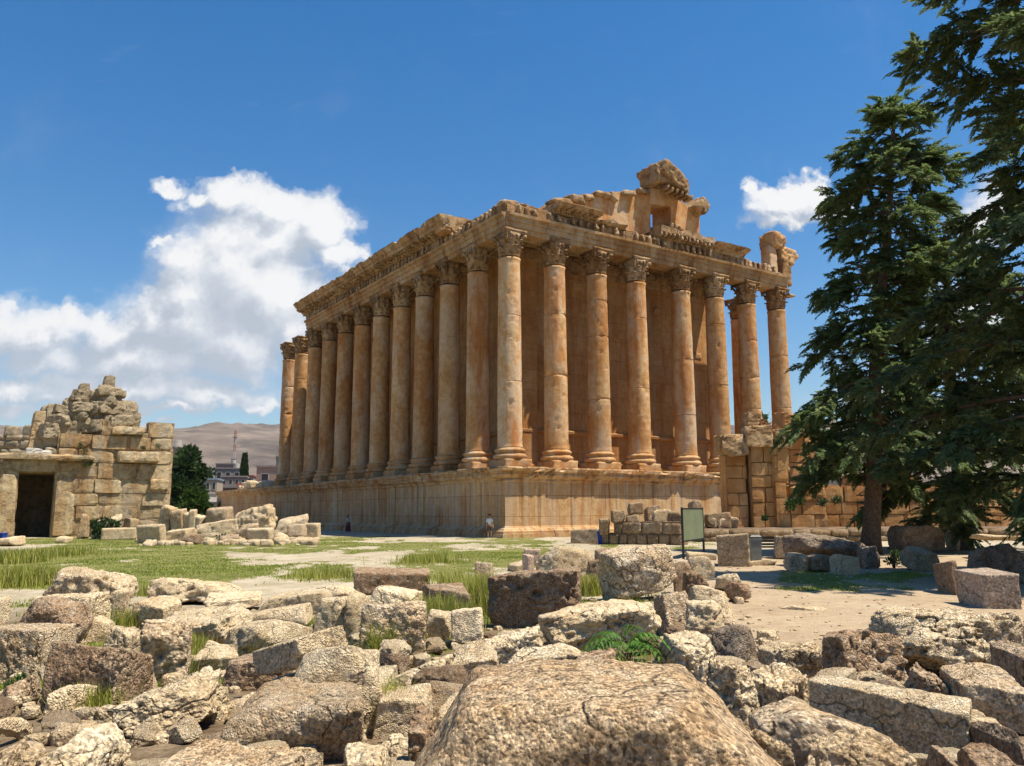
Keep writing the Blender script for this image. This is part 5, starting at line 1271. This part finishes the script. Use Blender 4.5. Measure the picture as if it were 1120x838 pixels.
# ------------------------------------------------------------------ trees and town beyond
def leafy_tree(name, px, pyb, d, w, ytop, label, mat, seed, n=5000, cone=False, lsize=.5, zb=0.0, ybot=None):
    g = np.random.default_rng(seed); c = atd(px, pyb, d); c[2] = zb; r = w*d/FPX/2; H = atd(px, ytop, d)[2]-zb; root = empty(name, tuple(c)); tag(root, label, 'tree')
    mb = MB(); mb.tube([(0,0,-.3),(0.1,0,H*.4),(0,.1,H*.85)], [r*.12, r*.08, .04], 8)
    for q in range(9):
        a = q*2.4; z = H*(.3+.06*q); mb.tube([(0,0,z),(r*.35*math.cos(a), r*.35*math.sin(a), z+H*.08),(r*.7*math.cos(a), r*.7*math.sin(a), z+H*.14)], [r*.05, r*.035, .03], 5)
    mb.build('trunk', M['bark'], root, True)
    if cone:
        z = g.uniform(.06, 1, n)**1.1; rr = r*(1.02-z)**.75*g.uniform(.55, 1.05, n); a = g.uniform(0, 6.283, n); P = np.stack([rr*np.cos(a), rr*np.sin(a), z*H], 1); D = np.stack([np.cos(a)*.5, np.sin(a)*.5, 0*a+1], 1)
    else:
        k = 26; cc = g.normal(0, 1, (k, 3)); cc /= np.linalg.norm(cc, axis=1)[:, None]; cc *= g.uniform(.3, 1, (k, 1))**.5; cc = cc*np.array([r*.78, r*.78, H*.36])+np.array([0,0,H*.58])
        w_ = g.integers(0, k, n); d_ = g.normal(0, 1, (n, 3)); d_ /= np.linalg.norm(d_, axis=1)[:, None]; P = cc[w_]+d_*(g.uniform(.3, 1, (n, 1))**.5)*r*.34; D = d_+np.array([0,0,.3])
    V, F = leaf_cloud(P, D, lsize, g, .6); link_mesh('crown', np_mesh('crown', V, F), M[mat], root, False)
leafy_tree('tree', 192, 590, 100, 54, 488, 'tall dark leafy tree right behind the gatehouse corner', 'leafdark', 1, 9000, False, .7)
leafy_tree('tree', 187, 590, 96, 44, 520, 'dark bushy tree lowest beside the gatehouse corner', 'leafdark', 2, 6000, False, .7)
leafy_tree('tree', 211, 590, 88, 30, 537, 'lighter green young tree before the town houses', 'leaf', 3, 4500, False, .5)
leafy_tree('pointed_cypress', 264.5, 575, 240, 12, 499, 'dark pointed cypress among the town houses', 'leafdark', 4, 3500, True, 1.2)
leafy_tree('tree', 225, 575, 230, 22, 512, 'small round dark tree between the houses', 'leafdark', 5, 2000, False, 1.1)
leafy_tree('tree', 884, 560, 150, 60, 448, 'green tree seen over the ruined wall, behind the last columns', 'leafdark', 6, 3000, False, .9)
leafy_tree('tree', 838, 520, 140, 26, 440, 'small green tree top behind the temple corner, over the wall', 'leafdark', 7, 2500, False, .8)
WM = {k: plain('plaster_'+k, c, .9, 0, .12, 1.5) for k, c in dict(buff=(.29,.22,.17), grey=(.22,.195,.175), cream=(.35,.29,.21), brown=(.22,.14,.10), white=(.40,.37,.33), rose=(.26,.165,.135)).items()}
M['glass_dark'] = plain('dark_window', (.03,.035,.04), .3, 0, .2, 3); M['bluetin'] = plain('blue_grey_tin', (.22,.29,.33), .5, .2, .15, 2); M['redroof'] = plain('red_roof', (.30,.10,.07), .85, 0, .2, 2)
def house(x0, x1, yt, yb, d, dep, mat, rows, cols, label, roof=None, yaw=12, balcony=False, tank=False):
    a, b = atd(x0, yb, d), atd(x1, yb, d); W = b[0]-a[0]; z0 = min(a[2], 0) if False else -.3; H = atd((x0+x1)/2, yt, d)[2]
    root = empty('house', ((a[0]+b[0])/2, d+dep/2, 0), R(yaw)); tag(root, label, 'house')
    mb = MB(); mb.box((0, 0, (H+z0)/2), (W, dep, H-z0)); mb.build('wall', WM[mat], root)
    mb = MB(); mb.box((0, 0, H+.2), (W+.5, dep+.5, .4)); mb.build('roof', M[roof] if roof else WM['grey'], root)
    zb = atd((x0+x1)/2, yb, d)[2]; rh = (H-zb)/rows
    for r in range(rows):
        for c in range(cols):
            x = -W/2+W*(c+.5)/cols; z = zb+rh*(r+.5); w, h = min(W/cols*.45, 1.5), rh*.48
            mb = MB()
            for sx, sz, ww, hh in ((0, h/2+.06, w+.24, .12), (0, -h/2-.06, w+.24, .12), (-w/2-.06, 0, .12, h), (w/2+.06, 0, .12, h)): mb.box((x+sx, -dep/2-.02, z+sz), (ww, .14, hh))
            f = mb.build('window', WM['white'] if mat != 'white' else WM['grey'], root); mb = MB(); mb.box((x, -dep/2+.01, z), (w, .08, h)); mb.build('pane', M['glass_dark'], f)
        if balcony and r:
            mb = MB(); mb.box((0, -dep/2-.6, zb+rh*r), (W*.8, 1.2, .2)); mb.box((0, -dep/2-1.15, zb+rh*r+.5), (W*.8, .1, .8)); mb.build('balcony', WM['grey'], root)
    if tank:
        mb = MB(); mb.lathe([(.1,0),(.9,0),(.9,1.5),(.1,1.6)], 14, (W*.25, 0, H+.4)); mb.build('water_tank', WM['white'], root)
house(213, 232, 525, 553, 205, 9, 'cream', 2, 3, 'cream house with a blue grey tin roof behind the young tree', 'bluetin', 10)
house(228, 256, 513, 556, 250, 12, 'grey', 3, 3, 'tall grey apartment house with dark windows left of the pointed cypress', None, 14, False, True)
house(236, 262, 522, 556, 225, 10, 'rose', 3, 4, 'brownish house with balconies right in front of the grey apartment house', None, 14, True)
house(233, 253, 508, 530, 300, 12, 'rose', 2, 3, 'flat roofed reddish building behind the grey apartment house', None, 8, False, True)
house(254, 276, 531, 556, 180, 9, 'cream', 2, 2, 'low cream house with white framed porch below the cypress', 'redroof', 12)
house(246, 272, 521, 540, 260, 10, 'buff', 2, 3, 'buff house with a thin red roof edge beside the cypress', 'redroof', 12)
house(276, 312, 511, 540, 190, 16, 'buff', 1, 2, 'long low buff building with a flat grey roof slab next to the columns', None, 6)
house(300, 312, 500, 520, 330, 10, 'grey', 2, 2, 'small grey house high behind the long buff building', None, 6)
house(186, 200, 530, 560, 260, 10, 'buff', 3, 2, 'buff house half hidden by the dark trees', None, 6)
house(196, 226, 516, 540, 330, 12, 'white', 2, 3, 'whitish house farther back behind the tin roofed one', None, 6, False, True)
house(204, 222, 540, 556, 160, 7, 'white', 1, 2, 'low white shed beside the young tree', None, 0)
house(221, 237, 552, 563, 130, 6, 'white', 1, 2, 'small white hut at the foot of the podium end', None, 0)
def far_town():
    g = np.random.default_rng(8); mb = MB()
    for q in range(420):
        px = g.uniform(150, 330) if q < 300 else g.uniform(840, 940); d = g.uniform(480, 1500); x = (px-560)/FPX*d
        z = float(terrain_z(np.array([x]), np.array([d]))[0]); mb.box((x, d, z+g.uniform(2, 4.5)), (g.uniform(7, 16), g.uniform(7, 14), g.uniform(6, 11)), g.uniform(-.4,.4))
    o = mb.build('far_town', WM['cream'], None); tag(o, 'far off town of small pale houses at the foot of the hills', 'town', kind='stuff')
far_town()
# lattice mast
def mast():
    d = 420.0; p = atd(253.5, 560, d); zt = atd(253.5, 471, d)[2]; root = empty('radio_mast', (p[0], d, 0)); tag(root, 'red and white lattice radio mast rising over the town', 'mast')
    n = 12
    for q in range(n):
        mb = MB(); z0, z1 = zt*q/n, zt*(q+1)/n; w0, w1 = .75*(1-q/n*.5), .75*(1-(q+1)/n*.5)
        K = [(-1,-1),(1,-1),(1,1),(-1,1)]
        for i in range(4):
            a, b = np.array(K[i]), np.array(K[(i+1) % 4])
            mb.tube([(*(a*w0), z0), (*(a*w1), z1)], .09, 4); mb.tube([(*(a*w0), z0), (*(b*w1), z1)], .05, 4); mb.tube([(*(a*w1), z1), (*(b*w1), z1)], .05, 4)
        mb.build('mast_section', M['mastred'] if q % 2 else M['mastwhite'], root)
    for z, w in ((zt*.66, 2.6), (zt*.92, 1.8)):
        mb = MB(); mb.box((0, 0, z), (w, w, .4)); mb.build('antenna_platform', M['greymetal'], root)
M['mastred'] = plain('mast_red', (.33,.13,.11), .6); M['mastwhite'] = plain('mast_white', (.42,.38,.36), .6)
mast()
mb = MB(); p = atd(190.5, 560, 180); zt = atd(190.5, 482, 180)[2]; mb.lathe([(.2,0),(.9,0),(.9,zt-2),(1.1,zt-1.9),(1.1,zt-1.2),(.8,zt-1.1),(.8,zt),(.1,zt+.2)], 14); o = mb.build('minaret_shaft', WM['grey'], None, True); o.location = (p[0], 180, 0); tag(o, 'thin grey tower poking up behind the trees by the gatehouse', 'tower')

# ------------------------------------------------------------------ sign, bins
def sign():
    a, b = at(747.6, 611.5), at(770, 606.5); c = (a+b)/2; rz = math.atan2(b[1]-a[1], b[0]-a[0]); W = float(np.linalg.norm(b-a)); d = c[1]
    zt = atd(759, 555, d)[2]; z1 = atd(759, 557, d)[2]; z0 = atd(759, 590, d)[2]
    root = empty('sign_board', (c[0], c[1], 0), rz); tag(root, 'olive green sign board on two dark posts, seen from its blank side', 'sign')
    for s in (-1, 1):
        mb = MB(); mb.box((s*W/2, 0, zt/2), (.09, .09, zt)); mb.build('post', M['metal'], root, bevel=.01)
    mb = MB(); mb.box((0, 0, (z0+z1)/2), (W-.10, .05, z1-z0)); mb.build('panel', M['olive'], root, bevel=.008)
    mb = MB()
    for z in (z0-.03, z1+.03): mb.box((0, 0, z), (W-.09, .07, .055))
    mb.build('panel_frame', M['metal'], root)
M['olive'] = plain('olive_panel', (.17,.20,.12), .55, 0, .18, 1.2); M['blue'] = plain('blue_plastic', (.015,.05,.30), .4, 0, .2, 4); M['black'] = plain('black_plastic', (.02,.02,.025), .5)
sign()
def bin_(px0, px1, yt, yb, mat, label, name, lidmat):
    c = at((px0+px1)/2, yb); w = (px1-px0)*c[1]/FPX; H = atd((px0+px1)/2, yt, c[1])[2]; root = empty(name, (c[0], c[1]+w/2, 0)); tag(root, label, 'bin')
    def ring(k, z): return [(-w/2*k, -w/2*k, z), (w/2*k, -w/2*k, z), (w/2*k, w/2*k, z), (-w/2*k, w/2*k, z)]
    mb = MB(); V = ring(.82,0)+ring(.97,H*.9)+ring(1.06,H*.9)+ring(1.06,H*.97)+ring(.88,H*.97)+ring(.75,.06)
    F = [(3,2,1,0)]+[(i*4+q, i*4+(q+1) % 4, (i+1)*4+(q+1) % 4, (i+1)*4+q) for i in range(5) for q in range(4)]+[(20,21,22,23)]
    mb.add(V, F); mb.build('body', mat, root)
    mb = MB(); mb.add(ring(1.0,H*.98)+ring(1.02,H*1.02)+ring(.7,H*1.1), [(3,2,1,0)]+[(i*4+q, i*4+(q+1) % 4, (i+1)*4+(q+1) % 4, (i+1)*4+q) for i in range(2) for q in range(4)]+[(8,9,10,11)]); mb.build('lid', lidmat, root)
bin_(654, 663.5, 581, 595.5, M['blue'], 'blue plastic litter bin between the orange block and the dry stone wall', 'litter_bin', plain('pale_lid', (.35,.42,.5), .5))
bin_(822, 834.5, 588, 616, M['greymetal'], 'grey metal litter bin beside the orange block under the trees', 'litter_bin', M['metal'])
# dark bench shape stands in for the shaded niche round the bin
c = at(835, 612); root = empty('niche_shade_bench', (c[0]+.3, c[1]+1.2, 0)); tag(root, 'dark slatted bench shape standing in for the shaded niche behind the grey bin', 'bench')
mb = MB(); 
for q in range(4): mb.box((0, -.25+q*.17, .45), (1.9, .13, .05))
mb.build('seat', M['metal'], root)
for s in (-.8, .8):
    mb = MB(); mb.box((s, -.25, .21), (.07, .07, .42)); mb.box((s, .26, .42), (.07, .07, .84)); mb.box((s, 0, .36), (.05, .5, .05)); mb.build('leg', M['metal'], root)
mb = MB()
for q in range(3): mb.box((0, .28, .55+q*.13), (1.9, .04, .09))
mb.build('backrest', M['metal'], root)
bx = at(3, 592); mb = MB(); mb.box((0,0,.28), (.9,.6,.5)); mb.box((0,0,.56), (.98,.68,.07)); o = mb.build('crate', M['blue'], None, bevel=.03); o.location = (bx[0]-.3, bx[1], 0); tag(o, 'blue lidded crate at the left edge beside the dark doorway', 'crate')

# ------------------------------------------------------------------ people
def skin_body(name, joints, edges, radii, mat, parent, lvl=2):
    me = bpy.data.meshes.new(name); me.from_pydata(joints, edges, []); o = link_mesh(name, me, mat, parent, False)
    md = o.modifiers.new('skin', 'SKIN'); md.use_smooth_shade = True
    for v, r in zip(me.skin_vertices[0].data, radii): v.radius = (r, r*(.8 if r > .09 else 1))
    me.skin_vertices[0].data[0].use_root = True
    s = o.modifiers.new('sub', 'SUBSURF'); s.levels = lvl; s.render_levels = lvl
    return o
def person(px, py, label, rz, top, bottom, hair, skirt=False, long_hair=False, H=1.74):
    c = at(px, py); root = empty('person', tuple(c), rz); tag(root, label, 'person'); k = H/1.74
    J, E_, Rr = [], [], []
    def j(x, y, z, r, p=None):
        J.append((x*k, y*k, z*k)); Rr.append(r*k)
        if p is not None: E_.append((p, len(J)-1))
        return len(J)-1
    hip = j(0,0,.94,.13); wa = j(0,.0,1.10,.115,hip); ch = j(0,.01,1.30,.14,wa); nk = j(0,.01,1.45,.058,ch); hd = j(0,-.015,1.56,.075,nk); h2 = j(0,-.01,1.63,.088,hd); h3 = j(0,-.005,1.70,.06,h2)
    ns = j(0,-.10,1.60,.014,h2)
    for s in (-1, 1):
        th = j(s*.095,0,.86,.088,hip); kn = j(s*.11,-.02*s,.48,.058,th); an = j(s*.12,.02+.05*s*0,.09,.038,kn); hl = j(s*.12,0,.04,.04,an); j(s*.135,-.17,.03,.03,hl)
        sh = j(s*.17,.01,1.38,.058,ch); el = j(s*.235,.03,1.11,.042,sh); wr = j(s*.245,-.06,.87,.028,el); pm = j(s*.245,-.085,.80,.032,wr)
        for f in range(4): 
            a = j(s*.245+(f-1.5)*.008, -.105-.016*(f-1.5), .755, .010, pm); j(s*.243+(f-1.5)*.008, -.10-.016*(f-1.5), .715+.006*abs(f-1.2), .008, a)
        j(s*.225,-.125,.775,.010,pm)
    skin_body('body', J, E_, Rr, M['skin'], root)
    def g(name, pts, ed, rad, mat): return skin_body(name, [tuple(q*k for q in p) for p in pts], ed, [r*k for r in rad], mat, root)
    pts = [(0,0,.96),(0,0,1.12),(0,.01,1.30),(0,.01,1.41),(-.17,.01,1.375),(-.225,.025,1.16),(.17,.01,1.375),(.225,.025,1.16)]
    g('shirt', pts, [(0,1),(1,2),(2,3),(2,4),(4,5),(2,6),(6,7)], [.155,.145,.165,.09,.085,.066,.085,.066], top)
    if skirt:
        mb = MB(); mb.lathe([(.05,1.02),(.15,1.0),(.19,.86),(.23,.5),(.28,.14),(.27,.12),(.05,.3)], 20); mb.erode(.015, 5); mb.build('skirt', bottom, root, True)
    else:
        g('shorts', [(0,0,.97),(0,0,.86),(-.10,0,.80),(-.112,-.01,.50),(.10,0,.80),(.112,-.01,.50)], [(0,1),(1,2),(2,3),(1,4),(4,5)], [.145,.13,.11,.085,.11,.085], bottom)
        for s in (-1, 1): g('shoe', [(s*.12,.03,.04),(s*.13,-.08,.04),(s*.138,-.18,.032)], [(0,1),(1,2)], [.05,.048,.036], M['black'])
    hp = [(0,.03,1.665),(0,.0,1.735),(0,.085,1.62)]; he = [(0,1),(0,2)]; hr = [.097,.062,.06]
    if long_hair: hp += [(0,.11,1.48),(0,.12,1.34)]; he += [(2,3),(3,4)]; hr += [.075,.05]
    g('hair', hp, he, hr, hair)
    for s in (-1, 1):
        mb = MB(); mb.lathe([(.002,-.012),(.010,-.006),(.012,0),(.010,.006),(.002,.012)], 8, (s*.032*k, -.088*k, 1.635*k)); mb.build('eye', M['black'], root, True)
        mb = MB(); mb.box((s*.088*k, .0, 1.615*k), (.02, .035, .06)); mb.build('ear', M['skin'], root, bevel=.006)
    mb = MB(); mb.box((0, -.088*k, 1.565*k), (.045, .012, .012)); mb.build('mouth', M['lip'], root)
M['skin'] = plain('skin', (.42,.25,.17), .6, 0, .08, 20); M['lip'] = plain('lips', (.30,.10,.08), .5)
M['white_cloth'] = plain('white_cloth', (.75,.75,.76), .9, 0, .05); M['brown_cloth'] = plain('brown_cloth', (.10,.06,.045), .9); M['red_cloth'] = plain('dark_red_cloth', (.14,.03,.035), .9); M['hair'] = plain('dark_hair', (.03,.02,.015), .6); M['pale_cloth'] = plain('pale_lilac_cloth', (.50,.46,.52), .9)
person(535.5, 588.6, 'person in white shirt and brown shorts standing at the temple corner', R(12), M['white_cloth'], M['brown_cloth'], M['hair'])
person(380.5, 582.5, 'person with long dark hair, pale top and dark red skirt walking along the podium', R(70), M['pale_cloth'], M['red_cloth'], M['hair'], True, True, 1.66)

# ------------------------------------------------------------------ sky
SUN_EL = 66.0; SH = np.array([.97, -.25]); SH = SH/np.linalg.norm(SH)
def sky():
    w = bpy.data.worlds.new('World'); SC.world = w; w.use_nodes = True; nt = w.node_tree; nt.nodes.clear()
    out = nt.nodes.new('ShaderNodeOutputWorld')
    st = nt.nodes.new('ShaderNodeTexSky'); st.sky_type = 'NISHITA'; st.sun_disc = False; st.sun_elevation = R(SUN_EL); st.sun_rotation = math.atan2(SH[0], SH[1])
    st.altitude = 1100; st.air_density = 1.35; st.dust_density = 1.6; st.ozone_density = 4.5
    tc = nt.nodes.new('ShaderNodeTexCoord'); dv = tc.outputs['Generated']
    sx = nd(nt, 'ShaderNodeSeparateXYZ', {0: dv}); yy = mth(nt, 'MAXIMUM', sx.outputs[1], .02)
    q = nd(nt, 'ShaderNodeCombineXYZ', {0: mth(nt, 'DIVIDE', sx.outputs[0], yy), 1: mth(nt, 'DIVIDE', sx.outputs[2], yy), 2: 0.0}).outputs[0]
    #  clouds as sums of soft lumps in the sky, broken up by noise: px, py, rx, ry, weight
    lumps = [(187,206,24,9,.75),(212,222,26,13,.8),(262,215,40,20,1),(305,225,46,26,1),(343,252,42,36,1.05),(372,284,30,22,1),(300,262,56,40,1.05),(250,268,42,26,.9),(205,290,40,34,.9),(222,262,16,10,.7),(175,268,18,8,.7),
             (292,318,66,48,1.05),(215,325,54,40,1.05),(172,345,42,36,1),(120,362,46,26,.95),(85,352,26,22,.9),(40,366,58,30,1),(-20,360,60,34,1),(150,392,120,34,.85),(60,395,90,26,.7),(255,372,70,50,.95),(330,350,30,46,.8),
             (140,425,170,24,.8),(262,300,95,80,1.0),(200,350,90,44,.95),(230,432,75,17,.85),(285,438,34,9,.75),(10,424,34,20,.95),(195,449,42,9,.95),(60,440,80,12,.6),(0,452,60,14,.6),(150,470,60,7,.7),
             (860,226,44,17,1.05),(842,216,20,14,1.05),(868,210,20,14,1.05),(888,210,22,16,1.05),(822,208,13,10,.9),(910,228,26,18,1),(862,240,40,10,.9),(1060,352,52,40,1),(1085,240,40,40,.9),(1000,300,30,24,.7),(806,365,10,8,.5),(955,430,60,16,.6)]
    def dens_(vec):
        n0 = nd(nt, 'ShaderNodeTexNoise', {'Vector': vec, 'Scale': 7.0, 'Detail': 9.0, 'Roughness': .6})
        wv = nd(nt, 'ShaderNodeTexNoise', {'Vector': vec, 'Scale': 16.0, 'Detail': 8.0, 'Roughness': .62}).outputs[1]
        off = nd(nt, 'ShaderNodeVectorMath', {0: nd(nt, 'ShaderNodeVectorMath', {0: wv, 1: (.5,.5,.5)}, operation='SUBTRACT').outputs[0], 1: (.11,.09,0)}, operation='MULTIPLY').outputs[0]
        vv = nd(nt, 'ShaderNodeVectorMath', {0: vec, 1: off}, operation='ADD').outputs[0]
        acc = None
        for (px, py, rx, ry, wt) in lumps:
            r = ray(px, py); r1 = ray(px+rx, py); r2 = ray(px, py-ry); cx, cz = r[0]/r[1], r[2]/r[1]; ax, az = abs(r1[0]/r1[1]-cx)*1.45, abs(r2[2]/r2[1]-cz)*1.45
            d = nd(nt, 'ShaderNodeVectorMath', {0: vv, 1: (cx, cz, 0)}, operation='SUBTRACT').outputs[0]
            d = nd(nt, 'ShaderNodeVectorMath', {0: d, 1: (1/ax, 1/az, 0)}, operation='MULTIPLY').outputs[0]
            l = nd(nt, 'ShaderNodeVectorMath', {0: d}, operation='LENGTH').outputs['Value']
            l = mth(nt, 'MULTIPLY', mth(nt, 'SUBTRACT', 1.0, l, True), wt)
            acc = l if acc is None else mth(nt, 'SMOOTH_MAX', acc, l, False, .18)
        return mth(nt, 'ADD', acc, mth(nt, 'MULTIPLY', mth(nt, 'SUBTRACT', n0.outputs[0], .5), mth(nt, 'ADD', .12, mth(nt, 'MULTIPLY', acc, .5))))
    D0 = dens_(q)
    up_ = nd(nt, 'ShaderNodeVectorMath', {0: q, 1: (.020, .026, 0)}, operation='ADD').outputs[0]
    D1 = dens_(up_)
    a = ramp(nt, D0, [(.14, 0), (.30, .35), (.50, .92), (.66, 1)], 'EASE')
    a = mth(nt, 'MULTIPLY', a, mth(nt, 'GREATER_THAN', sx.outputs[1], .02))
    rel = mth(nt, 'SUBTRACT', D0, D1)
    lowz = nd(nt, 'ShaderNodeSeparateXYZ', {0: q}).outputs[1]
    fine = noise(nt, q, 22, 8, .65)
    # sunlit billows: brighter where the cloud thins toward the sun, greyer low down in its body
    sh = mth(nt, 'ADD', mth(nt, 'MULTIPLY', rel, 1.5), mth(nt, 'ADD', .36, mth(nt, 'MULTIPLY', mth(nt, 'SUBTRACT', lowz, .24), 1.3)))
    sh = mth(nt, 'ADD', sh, mth(nt, 'MULTIPLY', mth(nt, 'SUBTRACT', fine, .5), .55))
    cc = ramp(nt, sh, [(.02, (.50,.56,.65)), (.3, (.63,.68,.76)), (.52, (.82,.85,.90)), (.78, (1.0,1.0,1.0))])
    # thin high wisps
    wz = noise(nt, scaled(nt, q, (3.0, 7.0, 1)), 1.6, 8, .66, 1.2)
    wisp = mth(nt, 'MULTIPLY', ramp(nt, wz, [(.6, 0), (.85, 1)]), .10)
    wisp = mth(nt, 'MULTIPLY', wisp, mth(nt, 'GREATER_THAN', sx.outputs[1], .02))
    hs = nd(nt, 'ShaderNodeHueSaturation', {'Saturation': SKY_SAT, 'Value': SKY_VAL, 'Color': st.outputs[0]})
    w.cycles.sampling_method = 'MANUAL'; w.cycles.sample_map_resolution = 512
    b0 = nd(nt, 'ShaderNodeBackground', {'Color': hs.outputs[0], 'Strength': SKY_STR})
    b1 = nd(nt, 'ShaderNodeBackground', {'Color': cc, 'Strength': CLOUD_STR})
    m1 = nd(nt, 'ShaderNodeMixShader', {0: mth(nt, 'MAXIMUM', a, wisp), 1: b0.outputs[0], 2: b1.outputs[0]})
    nt.links.new(m1.outputs[0], out.inputs[0])
SKY_STR, SKY_SAT, SKY_VAL, CLOUD_STR = .084, 1.42, 1.0, .60
sky()
sl = bpy.data.lights.new('sun', 'SUN'); sl.energy = 5.0; sl.angle = R(.53); sl.color = (1.0, .92, .77)
so = bpy.data.objects.new('sun', sl); C.objects.link(so)
sd = Vector((SH[0]*math.cos(R(SUN_EL)), SH[1]*math.cos(R(SUN_EL)), math.sin(R(SUN_EL)))); so.rotation_euler = sd.to_track_quat('Z', 'Y').to_euler(); so.location = (30, -10, 60)
# air
if HAZE:
    mb = MB(); mb.box((0, 3500, 560), (19000, 13000, 1500)); m = bpy.data.materials.new('air'); m.use_nodes = True; nt = m.node_tree; nt.nodes.clear()
    out = nt.nodes.new('ShaderNodeOutputMaterial'); pv = nd(nt, 'ShaderNodeVolumePrincipled', {'Color': (.86,.90,.96,1), 'Density': 3e-5}); nt.links.new(pv.outputs[0], out.inputs['Volume'])
    o = mb.build('haze', m); tag(o, 'thin pale summer haze filling the air over the whole valley', 'haze', kind='stuff')
cd = bpy.data.cameras.new('camera'); cam = bpy.data.objects.new('camera', cd); C.objects.link(cam); SC.camera = cam
cd.sensor_fit = 'HORIZONTAL'; cd.sensor_width = 36; cd.lens = FPX*36/1120; cd.clip_start = .05; cd.clip_end = 40000
cam.matrix_world = Matrix.Translation((0, 0, CAMZ)) @ Matrix.Rotation(math.pi/2+PITCH, 4, 'X') @ Matrix.Rotation(ROLL, 4, 'Z')
vs = SC.view_settings; SC.display_settings.display_device = 'sRGB'; vs.view_transform = 'Standard'; vs.look = 'None'; vs.exposure = EXPO; vs.gamma = 1; vs.use_curve_mapping = False
SC.cycles.use_denoising = True
SC.cycles.max_bounces = 6; SC.cycles.diffuse_bounces = 2; SC.cycles.transmission_bounces = 3; SC.cycles.volume_bounces = 0
